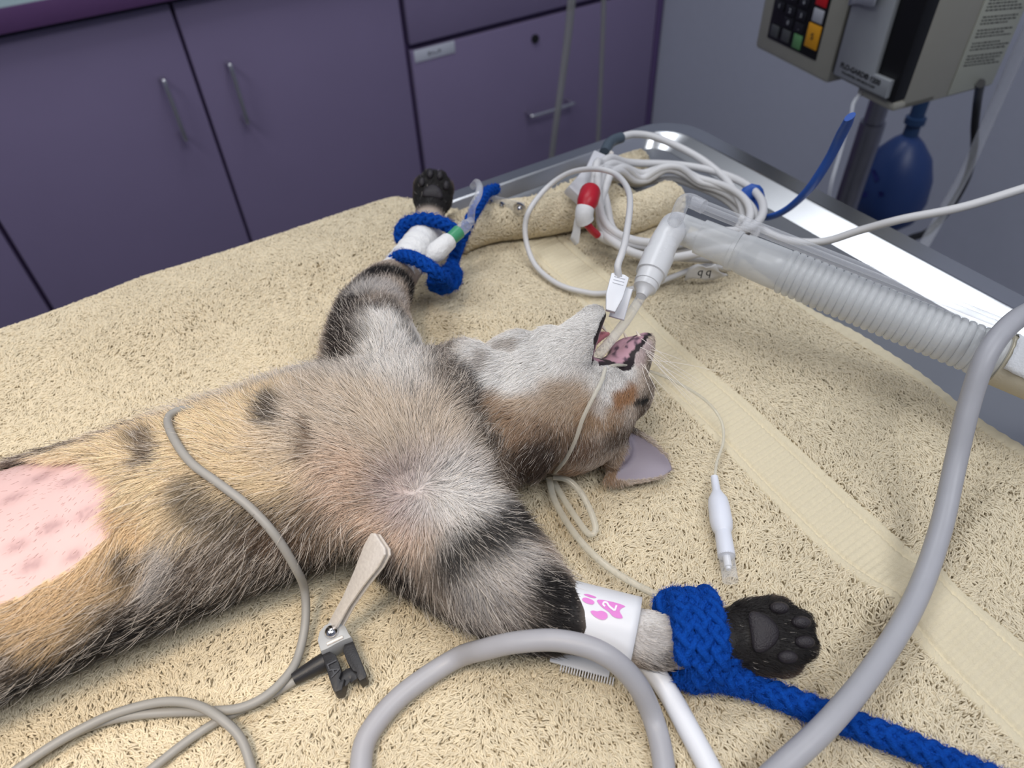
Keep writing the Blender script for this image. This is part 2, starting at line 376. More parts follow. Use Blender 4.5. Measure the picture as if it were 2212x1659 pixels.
def strip(name, xa, xb, ya, yb, m, lift, fz, step=0.001):
    ys = np.arange(ya, yb, step); us = np.linspace(0, 1, 40); V = []; F = []
    for y in ys:
        a, b = xa(y), xb(y); x = a + (b - a) * us; z = towel_z(x, np.full_like(x, y)) + lift + fz(us, y) - 0.002 * ((us < 0.01) | (us > 0.99))
        z += 0.010 * sstep(0.40, 0.47, y) * (1 - sstep(0.18, 0.23, x))
        V += list(np.stack([x, np.full_like(x, y), z], 1))
    k = len(us)
    F = [(i * k + j, i * k + j + 1, (i + 1) * k + j + 1, (i + 1) * k + j) for i in range(len(ys) - 1) for j in range(k - 1)]
    return mesh_obj(name, V, F, m, towel, True, 0)
def weave(us, y):
    rib = 0.0008 * (np.abs(((y * 1000 / 3.6) % 1) - 0.5) < 0.38); mid = (us > 0.17) & (us < 0.83)
    her = 0.0006 * (((y * 1000 + np.abs(us - np.where(us < 0.5, 0.1, 0.9)) * 45) / 1.6 % 1) > 0.4)
    groove = -0.0012 * ((np.abs(us - 0.17) < 0.02) | (np.abs(us - 0.83) < 0.02))
    return np.where(mid, rib * (0.6 + 0.4 * ((us * 9 % 1) > 0.2)), her) + groove
strip('woven_band', lambda y: band_x(y)[0], lambda y: band_x(y)[1], -0.14, 0.415, m_weave, 0.0016, weave)
strip('hem', lambda y: TW['x1'] - 0.004 + 0.002 * math.sin(y * 60), lambda y: TW['x1'] + 0.008 + 0.0025 * math.sin(y * 45 + 1), -0.14, 0.40, m_weave, 0.0012,
      lambda us, y: 0.0012 * np.sin(us * PI) - 0.0012 * (np.abs(us - 0.25) < 0.05) + 0.0003 * math.sin(y * 900))
# terry loops
m_loop = attr_mat('cream_terry_loops', rough=0.95, spec=0.05)
TCOL = np.array(lin(227, 214, 187))
def terry(name, P, Nn, parent, ln=0.0035, rad=0.00038, flow=0.9):
    n = len(P); a = flow + 2.6 * (vnoise(P[:, 0], P[:, 1], 22, 5) - 0.5) + 2.2 * (vnoise(P[:, 0], P[:, 1], 70, 6) - 0.5) + RNG.normal(0, 0.30, n) + PI * (RNG.random(n) < 0.5)
    d = np.stack([np.cos(a), np.sin(a), np.zeros(n)], 1); d -= (d * Nn).sum(1, keepdims=True) * Nn; d /= np.maximum(np.linalg.norm(d, axis=1, keepdims=True), 1e-6)
    s = np.cross(Nn, d) * RNG.normal(0, 0.45, (n, 1)); L = (ln * RNG.uniform(0.7, 1.3, n))[:, None]; H = (0.0018 * RNG.uniform(0.7, 1.35, n))[:, None]
    K = [P - Nn * 0.0004, P + Nn * H * 0.8 + d * L * 0.12, P + Nn * H + (d + s * 0.6) * L * 0.5, P + Nn * H * 0.75 + (d + s) * L * 0.88, P - Nn * 0.0002 + (d + s) * L]
    c = TCOL[None] * (RNG.uniform(0.86, 1.08, (n, 1)))
    c = c * (1 - 0.10 * np.clip(vnoise(P[:, 0], P[:, 1], 25, 9) - 0.4, 0, 1))[:, None]
    return hair_obj(name, np.stack(K, 1), np.array([0.75, 1, 1, 1, 0.75]) * rad, np.clip(c, 0, 1), m_loop, parent)
def towel_pile():
    n = 500000
    u = RNG.uniform(-0.33, TW['x1'] - 0.001, n); v = RNG.uniform(-0.09, TW['y1'] + 0.05, n)
    l, r = band_x(v); keep = (~((u > l) & (u < r)) | (v > 0.42)) & ((v < towel_edge(u)) | (u < 0.19))
    rx = u / np.maximum(v, 1e-3)
    u, v = u[keep], v[keep]
    P = towel_xyz(u, v); e = 1e-3; du = towel_xyz(u + e, v) - P; dv = towel_xyz(u, v + e) - P
    N = np.cross(du, dv); N /= np.linalg.norm(N, axis=1, keepdims=True)
    terry('terry_pile', P, N, towel)
towel_pile()
# rolled-over far corner of the towel
ROLLS = []
def roll(name, pts, rad, n):
    ROLLS.append((np.array(pts), rad))
    P = catmull(pts, 8); V, F = tube_geo(P, rad, 18); o = mesh_obj(name, V, F, m_towel, towel, True, 0)
    v, t, nn = mesh_arrays(o.data); q, N = scatter(v, t, nn, n); terry('fold_pile', q, N, o, flow=0.2)
roll('folded_edge', US([(985, 505, 0.010), (1060, 480, 0.012), (1160, 468, 0.013), (1260, 450, 0.014), (1330, 442, 0.012)]), 0.0125, 20000)
roll('folded_edge', US([(1300, 480, 0.010), (1360, 465, 0.012), (1410, 447, 0.012), (1448, 430, 0.010)]), 0.0115, 14000)
roll('folded_edge', US([(1315, 375, 0.004), (1345, 362, 0.006), (1385, 350, 0.006)]), 0.008, 5000)
# ------------------------------------------------------------------ kitten
def loft_geo(st, seg=28, n=6, up=(0, 0, 1)):            # stations (x, y, z, half width, half height); up = the height direction
    st = catmull(np.array(st, float), n); P = st[:, :3]; T = np.gradient(P, axis=0); T /= np.linalg.norm(T, axis=1, keepdims=True)
    up = np.asarray(up, float); W_ = np.cross(T, up); W_ /= np.linalg.norm(W_, axis=1, keepdims=True); Hh = np.cross(W_, T)
    # rounded ends
    def capst(i, sgn):
        out = []
        r = min(st[i, 3], st[i, 4])
        for k in (0.45, 0.75, 0.93): out.append((P[i] + sgn * T[i] * r * k, W_[i], Hh[i], st[i, 3] * math.sqrt(1 - k * k), st[i, 4] * math.sqrt(1 - k * k)))
        return out
    rings = capst(0, -1)[::-1] + [(P[i], W_[i], Hh[i], st[i, 3], st[i, 4]) for i in range(len(P))] + capst(-1, 1)
    a = np.linspace(0, 2 * PI, seg, endpoint=False); V = []; F = []
    for p, w, h, rw, rh in rings: V += list(p + np.cos(a)[:, None] * w * rw + np.sin(a)[:, None] * h * rh)
    m = len(rings)
    for i in range(m - 1):
        for k in range(seg):
            l = (k + 1) % seg; F.append((i * seg + k, i * seg + l, (i + 1) * seg + l, (i + 1) * seg + k))
    F.append(tuple(range(seg))[::-1]); F.append(tuple((m - 1) * seg + k for k in range(seg)))
    return V, F
BV, BF = [], []
def add_geo(V, F):
    b = len(BV); BV.extend([tuple(v) for v in V]); BF.extend([tuple(i + b for i in f) for f in F])
def add_loft(st, **k): add_geo(*loft_geo(st, **k))
def add_ball(c, r, M=None):
    bm = bmesh.new(); bmesh.ops.create_icosphere(bm, subdivisions=3, radius=1.0); bm.verts.ensure_lookup_table()
    V = [np.array(v.co) * np.array(r) for v in bm.verts]; F = [[v.index for v in f.verts] for f in bm.faces]; bm.free()
    if M is not None: V = [M @ v for v in V]
    add_geo([v + np.array(c) for v in V], F)
# trunk: stations along the body
add_loft([(-0.31, 0.262, 0.030, 0.034, 0.026), (-0.27, 0.262, 0.033, 0.050, 0.031), (-0.20, 0.262, 0.034, 0.054, 0.032), (-0.12, 0.2605, 0.033, 0.053, 0.032),
          (-0.05, 0.253, 0.033, 0.051, 0.031), (0.0, 0.246, 0.034, 0.050, 0.032), (0.035, 0.239, 0.036, 0.050, 0.034), (0.065, 0.232, 0.038, 0.048, 0.034),
          (0.092, 0.228, 0.038, 0.040, 0.032), (0.115, 0.222, 0.037, 0.031, 0.029), (0.135, 0.212, 0.035, 0.027, 0.027)], seg=40)
# near and far fore legs
NEAR_ARM = [(0.058, 0.205, 0.030, 0.034, 0.026), (0.066, 0.175, 0.0285, 0.031, 0.0245), (0.073, 0.150, 0.0255, 0.0255, 0.0215), (0.080, 0.129, 0.0220, 0.0200, 0.0185), (0.091, 0.1135, 0.0195, 0.0138, 0.0135)] + [
            (*U(1290, 1345, 0.0185), 0.0115, 0.0115), (*U(1400, 1380, 0.017), 0.0112, 0.0108), (*U(1500, 1385, 0.0165), 0.0108, 0.0100), (*U(1570, 1378, 0.016), 0.0120, 0.0100)]
add_loft(NEAR_ARM)
FAR_ARM = [(0.075, 0.262, 0.040, 0.028, 0.026), (0.084, 0.288, 0.040, 0.025, 0.024), (0.094, 0.314, 0.036, 0.0215, 0.021), (0.108, 0.338, 0.033, 0.018, 0.018), (0.128, 0.356, 0.031, 0.0135, 0.0135),
           (0.150, 0.372, 0.030, 0.0100, 0.0100), (0.166, 0.386, 0.031, 0.0090, 0.0090), (0.178, 0.402, 0.035, 0.0098, 0.0092), (0.187, 0.414, 0.0395, 0.0105, 0.0092)]
add_loft(FAR_ARM)
# hind legs stretched back, beyond the frame
for s in (-1, 1):
    add_loft([(-0.225, 0.262 + s * 0.030, 0.030, 0.028, 0.026), (-0.27, 0.262 + s * 0.050, 0.026, 0.025, 0.022), (-0.315, 0.262 + s * 0.062, 0.020, 0.017, 0.016), (-0.36, 0.262 + s * 0.070, 0.014, 0.010, 0.010), (-0.39, 0.262 + s * 0.074, 0.016, 0.011, 0.010)])
add_loft([(-0.30, 0.262, 0.014, 0.011, 0.011), (-0.36, 0.255, 0.009, 0.008, 0.008), (-0.41, 0.240, 0.007, 0.006, 0.006)])
# paws: pads turned up
def paw(c, f, n, s, toes):                               # centre, forward, pad normal, size
    f = np.array(f, float); f /= np.linalg.norm(f); n = np.array(n, float); n -= n.dot(f) * f; n /= np.linalg.norm(n); l = np.cross(n, f)
    M = np.stack([f, l, n], 1); c = np.array(c)
    add_ball(c, (0.0165 * s, 0.0138 * s, 0.0098 * s), M)
    for k, (a, b) in enumerate(toes): add_ball(c + f * a * s + l * b * s + n * 0.001, (0.0080 * s, 0.0060 * s, 0.0080 * s), M)
    return c, f, l, n, s
TOES = [(0.0055, -0.0082), (0.0115, -0.0036), (0.0115, 0.0036), (0.0055, 0.0082)]
PAWN = paw(U(1645, 1374, 0.016), U(1770, 1372, 0.017) - U(1540, 1372, 0.017), (-0.15, -0.25, 0.95), 1.10, TOES)
PAWF = paw((0.1895, 0.4175, 0.040), (0.50, 0.62, 0.52), (-0.30, -0.72, 0.62), 0.98, TOES)
# head: local frame forward (to the nose), chin, left cheek (towards the camera)
HS = np.array([0.1545, 0.1975, 0.0315])
_nose = U(1408, 722, 0.044); HFw = _nose - HS; HLEN = np.linalg.norm(HFw); HFw /= HLEN
_chin = U(1304, 668, 0.064) - HS; HD = _chin - _chin.dot(HFw) * HFw; CHIN_F, CHIN_D = _chin.dot(HFw), np.linalg.norm(HD); HD /= CHIN_D
HL = np.cross(HD, HFw)
if HL[1] > 0: HL = -HL
HM = np.stack([HFw, HD, HL], 1)
def hp(f, d, l): return HS + HM @ np.array([f, d, l])
def hloft(st): add_loft([(*hp(a, b, c), w, h) for a, b, c, w, h in st], up=HD)
add_ball(HS, (0.033, 0.0265, 0.0295), HM)
for s in (-1, 1):
    add_ball(hp(-0.002, 0.008, s * 0.0135), (0.020, 0.018, 0.0155), HM)    # cheeks
    add_ball(hp(0.046, 0.0015, s * 0.0055), (0.0115, 0.0078, 0.0078), HM)  # whisker pads
    add_ball(hp(0.024, -0.010, s * 0.0120), (0.0150, 0.0100, 0.0100), HM)  # brow
hloft([(0.002, -0.003, 0, 0.027, 0.022), (0.024, -0.0035, 0, 0.0205, 0.0165), (0.040, -0.0025, 0, 0.0130, 0.0110), (HLEN - 0.011, -0.0005, 0, 0.0082, 0.0078), (HLEN - 0.006, -0.0005, 0, 0.0058, 0.0056)])
# lower jaw, hinged open
hloft([(-0.020, 0.018, 0, 0.026, 0.021), (0.004, 0.0255, 0, 0.0225, 0.0140), (0.020, 0.0285, 0, 0.0180, 0.0100), (0.033, 0.0305, 0, 0.0130, 0.0066), (0.041, 0.0312, 0, 0.0090, 0.0052)])
# throat
add_ball(U(1120, 795, 0.044), (0.022, 0.019, 0.018)); add_ball(U(1190, 765, 0.048), (0.017, 0.014, 0.014))
add_ball(hp(-0.012, 0.030, -0.004), (0.024, 0.0145, 0.021), HM); add_ball(np.array([0.118, 0.232, 0.041]), (0.024, 0.022, 0.020)); add_ball(np.array([0.082, 0.205, 0.036]), (0.034, 0.032, 0.029))
add_loft([(0.105, 0.232, 0.040, 0.034, 0.027), (*hp(-0.034, 0.020, 0.0), 0.030, 0.024), (*hp(-0.010, 0.020, 0), 0.0255, 0.0200)], up=HD)
# ears: thin curved shells
def ear(s, base, tip, out, width):
    base, tip, out = map(np.array, (base, tip, out)); ax = tip - base; L = np.linalg.norm(ax); ax = ax / L
    w = np.cross(ax, out); w /= np.linalg.norm(w); nrm = np.cross(w, ax)
    V = []; F = []; nu, nv = 12, 12
    for side in (1, -1):
        for i in range(nu):
            t = i / (nu - 1)
            for j in range(nv):
                q = j / (nv - 1) * 2 - 1
                hw = width * (1 - t ** 1.7) ** 0.75 + 0.0012; cup = (1 - q * q) * 0.0075 * (1 - t * 0.75)
                V.append(base + ax * L * t + w * hw * q - nrm * cup + nrm * side * 0.0011)
    for k in range(2):
        for i in range(nu - 1):
            for j in range(nv - 1):
                a = k * nu * nv + i * nv + j; f = (a, a + 1, a + nv + 1, a + nv); F.append(f if k == 0 else f[::-1])
    o = nu * nv; bl = [j for j in range(nv)] + [i * nv + nv - 1 for i in range(1, nu)] + [(nu - 1) * nv + j for j in range(nv - 2, -1, -1)] + [i * nv for i in range(nu - 2, 0, -1)]
    for i in range(len(bl)): a, b = bl[i], bl[(i + 1) % len(bl)]; F.append((b, a, a + o, b + o))
    add_geo(V, F)
    return base, tip, w, nrm, L
add_ball(U(1325, 968, 0.016), (0.010, 0.010, 0.010))
EARN = ear(1, U(1322, 975, 0.018), U(1456, 1014, 0.010), ray(1390, 1010) * -1 + np.array([0.0, 0, 0.4]), 0.0150)
_eb = hp(-0.012, -0.019, -0.017); EARF = ear(-1, _eb, np.array([_eb[0] + 0.018, _eb[1] + 0.026, 0.010]), (0.2, 0.2, 0.9), 0.014)
body_tmp = bpy.data.meshes.new('kitten_raw'); body_tmp.from_pydata(BV, [], BF); body_tmp.update()
raw = bpy.data.objects.new('kitten_raw', body_tmp); COL.objects.link(raw)
rm = raw.modifiers.new('remesh', 'REMESH'); rm.mode = 'VOXEL'; rm.voxel_size = 0.0013
sm = raw.modifiers.new('smooth', 'SMOOTH'); sm.iterations = 12; sm.factor = 0.5
dg = bpy.context.evaluated_depsgraph_get()
kme = bpy.data.meshes.new_from_object(raw.evaluated_get(dg)); bpy.data.objects.remove(raw); bpy.data.meshes.remove(body_tmp)
kme.name = 'kitten'
kitten = bpy.data.objects.new('kitten', kme); COL.objects.link(kitten)
tag(kitten, 'anaesthetised tabby kitten lying on its back with shaved pink belly and mouth open', 'kitten')
kme.polygons.foreach_set('use_smooth', [True] * len(kme.polygons))
kv, kt, kn = mesh_arrays(kme)
kbvh = BVHTree.FromPolygons([tuple(v) for v in kv], [tuple(int(i) for i in t) for t in kt])
def onk(px, py):                                         # point of the kitten seen at a pixel
    d = Vector(ray(px, py)).normalized(); h = kbvh.ray_cast(Vector(CPOS), d)
    if h[0] is not None: return np.array(h[0])
    best = None                                          # missed: nearest point to the ray
    for t in np.linspace(0.2, 0.6, 60):
        q = kbvh.find_nearest(Vector(CPOS) + d * t)
        if best is None or q[3] < best[1]: best = (q[0], q[3])
    return np.array(best[0])
# ------------------------------------------------------------------ kitten: coat colours, bare skin, fur
def K3(pts): return [onk(*p) for p in pts]
BLACK, DARK, BROWN, GREYB, TAN, CREAM = lin(34, 31, 31), lin(50, 43, 40), lin(104, 80, 60), lin(140, 124, 114), lin(196, 164, 128), lin(250, 228, 192)
WHITE, SILVER, BEIGE, ORANGE, LILAC = lin(244, 241, 238), lin(210, 205, 202), lin(220, 206, 190), lin(172, 140, 108), lin(198, 184, 184)
# (pixels along the patch, radius m, colour, strength, share of pale hairs mixed in)
PAINT = [
    ([(700, 960), (450, 950), (300, 1000), (60, 1150)], 0.060, CREAM, 0.95, 0.10), ([(330, 1090), (450, 1100), (620, 1040)], 0.022, lin(248, 226, 190), 0.95, 0.05),
    ([(720, 870), (830, 890), (900, 950)], 0.036, BEIGE, 1.0, 0.1), ([(760, 1050), (830, 1120)], 0.022, lin(224, 198, 178), 0.9, 0.1), ([(900, 1060), (960, 1060)], 0.016, LILAC, 0.8, 0.1),
    ([(980, 1060), (1040, 1100), (1030, 1160)], 0.017, WHITE, 0.9, 0), ([(680, 800), (780, 800), (900, 820)], 0.014, SILVER, 0.7, 0.2),
    # near flank and thigh
    ([(0, 1430), (180, 1350), (300, 1290), (420, 1220), (520, 1170), (640, 1160), (740, 1200)], 0.021, lin(96, 82, 70), 0.95, 0.40), ([(0, 1510), (200, 1440), (400, 1340), (560, 1270), (640, 1245), (800, 1255)], 0.021, lin(32, 28, 26), 1.0, 0.22),
    ([(430, 1065), (500, 1095), (580, 1120)], 0.009, DARK, 0.7, 0.25), ([(100, 1300), (230, 1225), (275, 1150)], 0.015, lin(238, 208, 166), 0.9, 0.1), ([(345, 1240), (375, 1180)], 0.008, SILVER, 0.7, 0.2),
    ([(282, 1180), (292, 1215)], 0.006, DARK, 0.85, 0.1), ([(312, 955), (345, 985)], 0.0065, lin(84, 70, 64), 0.85, 0.25), ([(600, 1140), (680, 1120)], 0.012, BROWN, 0.7, 0.3),
    ([(590, 872), (606, 905)], 0.0065, DARK, 0.9, 0.15), ([(683, 935), (688, 970)], 0.0042, BROWN, 0.8, 0.1),
    # far flank
    ([(0, 985), (120, 945), (250, 900), (330, 880)], 0.012, GREYB, 0.9, 0.4), ([(20, 975), (160, 935)], 0.006, DARK, 0.7, 0.3), ([(285, 868), (300, 885)], 0.007, DARK, 0.8, 0.2),
    ([(400, 880), (520, 850), (640, 810)], 0.014, SILVER, 0.8, 0.3), ([(440, 870), (470, 860)], 0.006, DARK, 0.4, 0.3),
    # far fore leg
    ([(860, 720), (880, 780)], 0.022, WHITE, 0.9, 0), ([(740, 770), (745, 690), (780, 620)], 0.013, DARK, 1.0, 0.2), ([(790, 625), (840, 630)], 0.012, SILVER, 0.8, 0.2), ([(770, 690), (850, 665), (930, 720)], 0.007, DARK, 0.75, 0.35),
    ([(800, 595), (850, 590), (885, 625), (880, 650)], 0.0085, BLACK, 1.0, 0.05), ([(900, 500), (905, 530)], 0.010, SILVER, 0.9, 0.2),
    # shoulder line and neck
    ([(900, 770), (960, 780)], 0.012, SILVER, 0.7, 0.3),
    # near fore leg
    ([(880, 1250), (980, 1330), (1080, 1380), (1180, 1370)], 0.017, BLACK, 1.0, 0.14), ([(990, 1200), (1060, 1150), (1110, 1110)], 0.013, BLACK, 0.95, 0.15), ([(1040, 1260), (1110, 1220)], 0.012, SILVER, 0.85, 0.2),
    ([(1170, 1250), (1215, 1290), (1215, 1350)], 0.014, BLACK, 1.0, 0.05), ([(1000, 1280), (1080, 1300)], 0.010, lin(120, 116, 116), 0.7, 0.4), ([(820, 1210), (760, 1230)], 0.012, DARK, 0.9, 0.25),
    ([(1370, 1370), (1430, 1400)], 0.013, SILVER, 1.0, 0.2), ([(1440, 1430), (1400, 1440)], 0.006, DARK, 0.7, 0.4), ([(1400, 1330), (1430, 1330)], 0.007, WHITE, 0.8, 0),
    # head
    ([(1060, 800), (1180, 730), (1290, 680)], 0.028, WHITE, 1.0, 0), ([(1120, 860), (1280, 780)], 0.014, WHITE, 0.8, 0),
    ([(1085, 745), (1110, 740)], 0.005, BROWN, 0.45, 0.3), ([(1055, 770), (1050, 790)], 0.004, BROWN, 0.4, 0.3), ([(1100, 880), (1180, 900), (1250, 860)], 0.013, lin(196, 172, 146), 0.85, 0.1),
    ([(1050, 860), (1090, 900), (1110, 930)], 0.008, lin(154, 126, 100), 0.8, 0.1), ([(1140, 950), (1230, 960)], 0.012, lin(150, 124, 102), 0.9, 0.15), ([(1130, 1000), (1170, 980), (1140, 1050)], 0.012, lin(56, 42, 34), 0.95, 0.08),
    ([(1210, 1010), (1260, 1020), (1310, 1010)], 0.013, lin(168, 138, 112), 0.95, 0.15), ([(1240, 960), (1280, 970)], 0.007, lin(120, 96, 80), 0.7, 0.3), ([(1310, 830), (1350, 800)], 0.010, WHITE, 0.95, 0),
    ([(1265, 900), (1290, 895), (1330, 910)], 0.007, ORANGE, 0.75, 0.1), ([(1335, 862), (1350, 850), (1365, 840)], 0.0048, lin(168, 118, 70), 0.85, 0), ([(1300, 870), (1310, 860)], 0.005, WHITE, 0.6, 0),
    ([(1330, 935), (1370, 920), (1392, 880)], 0.008, lin(84, 68, 56), 0.85, 0.2), ([(1400, 850), (1402, 790)], 0.0045, lin(120, 106, 92), 0.85, 0.3), ([(1368, 868), (1398, 858)], 0.0016, BLACK, 1.0, 0),
    ([(1380, 770), (1395, 745)], 0.006, lin(214, 196, 196), 0.9, 0),
    ([(945, 760), (985, 840), (1040, 950), (1085, 1050)], 0.012, lin(104, 90, 78), 0.85, 0.45), ([(1005, 800), (1060, 920), (1105, 1040)], 0.007, lin(46, 40, 36), 0.85, 0.35)]
PAINT = [(np.array(K3(L)), r, np.array(c), s, w) for L, r, c, s, w in PAINT]
SHAVE = [onk(*p)[:2] for p in [(-60, 1010), (20, 1000), (80, 996), (150, 1000), (190, 998), (240, 1015), (262, 1055), (255, 1100), (242, 1150), (205, 1190), (140, 1240), (60, 1280), (0, 1312), (-60, 1335)]]
SHAVE = SHAVE + [(-0.24, SHAVE[-1][1] + 0.0), (-0.25, SHAVE[0][1])]
def shaved(P): return in_poly(P[:, 0] + 0.002 * (vnoise(P[:, 0], P[:, 1], 300, 3) - 0.5), P[:, 1] + 0.003 * (vnoise(P[:, 0], P[:, 1], 350, 4) - 0.5), SHAVE) & (P[:, 2] > 0.03)
def headc(P): return (P - HS) @ HM
def coat(P):
    n = len(P); c = np.tile(np.array(lin(192, 176, 162)), (n, 1)); w = np.full(n, 0.2)
    pw = (P[:, 0] < -0.24)
    for L, r, colr, s, mixw in PAINT:
        near = np.linalg.norm(P - L.mean(0), axis=1) < r * 1.7 + np.linalg.norm(L - L.mean(0), axis=1).max()
        d = poly_dist(P[near], L) + 0.6 * r * (vnoise(P[near, 0] + P[near, 2], P[near, 1], 0.9 / r, 8) - 0.5)
        k = s * (1 - sstep(0.30, 1.35, d / r))
        c[near] += (colr - c[near]) * k[:, None]; w[near] += (mixw - w[near]) * k
    # undersides of the flanks stay dark, soles black
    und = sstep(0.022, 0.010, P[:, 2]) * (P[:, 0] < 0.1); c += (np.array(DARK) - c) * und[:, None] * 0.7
    for (pc, f, l, nn_, s) in (PAWN, PAWF):
        q = P - pc; d = np.linalg.norm(q, axis=1); k = 1 - sstep(0.018 * s, 0.024 * s, d)
        side = (q @ nn_); rim_ = np.sqrt(((q @ f) / (0.026 * s)) ** 2 + ((q @ l) / (0.0165 * s)) ** 2); out = sstep(0.72, 0.98, rim_) * 0.75 + sstep(-0.002, -0.008, side) * 0.5
        pc_ = np.array(BLACK) + (np.array(lin(150, 128, 110)) - np.array(BLACK)) * np.clip(out, 0, 1)[:, None]
        c += (pc_ - c) * k[:, None]; w = w * (1 - k) + 0.01 * k
    return c, w
def mouth_class(P, N):                                   # 0 coat, 1 inside of the mouth, 2 black lip
    h = headc(P); nd = N @ HD; f, d, l = h[:, 0], h[:, 1], h[:, 2]; cls = np.zeros(len(P), int)
    low = (f > 0.008) & (d > 0.017) & (np.abs(l) < 0.017); up = (f > 0.012) & (d <= 0.017) & (d > -0.004) & (np.abs(l) < 0.016)
    cls[low & (nd < 0.02)] = 2; cls[low & (nd < -0.55)] = 1
    cls[up & (nd > 0.45)] = 2; cls[up & (nd > 0.72)] = 1
    back = (f > 0.006) & (f < 0.024) & (d > 0.006) & (d < 0.026) & (np.abs(l) < 0.0125) & ((N @ HFw) > 0.2); cls[back] = 1
    nose = (np.linalg.norm(h - np.array([HLEN - 0.0015, -0.0045, 0]), axis=1) < 0.0062); cls[nose] = 3
    return cls
def ear_inside(P, N):
    b, t, w, nrm, L = EARN; q = P - b; a = q @ ((t - b) / L); tt_ = np.clip(a / L, 0, 1); return (tt_ > 0.16) & (a < L * 0.97) & ((N @ nrm) > 0.2) & (np.abs(q @ w) < 0.015 * (1 - tt_ ** 1.7) ** 0.75 * 0.88) & (np.abs(q @ nrm) < 0.012)
def skin():
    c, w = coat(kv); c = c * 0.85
    sh = shaved(kv); spots = np.zeros(len(kv))
    for p, r in [((90, 1030), 12), ((30, 1075), 10), ((150, 1040), 9), ((210, 1035), 9), ((110, 1140), 9), ((185, 1110), 10), ((35, 1180), 8), ((70, 1220), 9), ((160, 1200), 7), ((225, 1090), 7)]:
        q = onk(*p); spots = np.maximum(spots, np.exp(-(np.linalg.norm((kv - q) * np.array([0.8, 1.3, 1]), axis=1) / (r * 0.00042)) ** 2) * (0.45 + 0.9 * vnoise(kv[:, 0], kv[:, 1], 900, 5)))
    pink = np.array(lin(226, 192, 190)); grey = np.array(lin(172, 138, 140))
    cs = pink[None] + (grey - pink)[None] * np.clip(spots * 0.75, 0, 0.7)[:, None]
    cs = cs * (1 - 0.05 * vnoise(kv[:, 0], kv[:, 1], 120, 6))[:, None]
    c[sh] = cs[sh]
    m = mouth_class(kv, kn)
    mot = vnoise(kv[:, 0] + kv[:, 2], kv[:, 1], 320, 2); mc = np.array(lin(186, 146, 158))[None] + (np.array(lin(92, 70, 84)) - np.array(lin(186, 146, 158)))[None] * sstep(0.5, 0.75, mot)[:, None]
    c[m == 1] = mc[m == 1]; c[m == 2] = np.array(lin(38, 30, 34)); c[m == 3] = np.array(lin(60, 42, 40))
    e = ear_inside(kv, kn); c[e] = np.array(lin(152, 144, 156))
    at = kme.attributes.new('col', 'FLOAT_COLOR', 'POINT'); at.data.foreach_set('color', np.concatenate([c, np.ones((len(c), 1))], 1).astype(np.float32).ravel())
skin()
m_skin = attr_mat('kitten_skin', rough=0.55); kme.materials.append(m_skin)
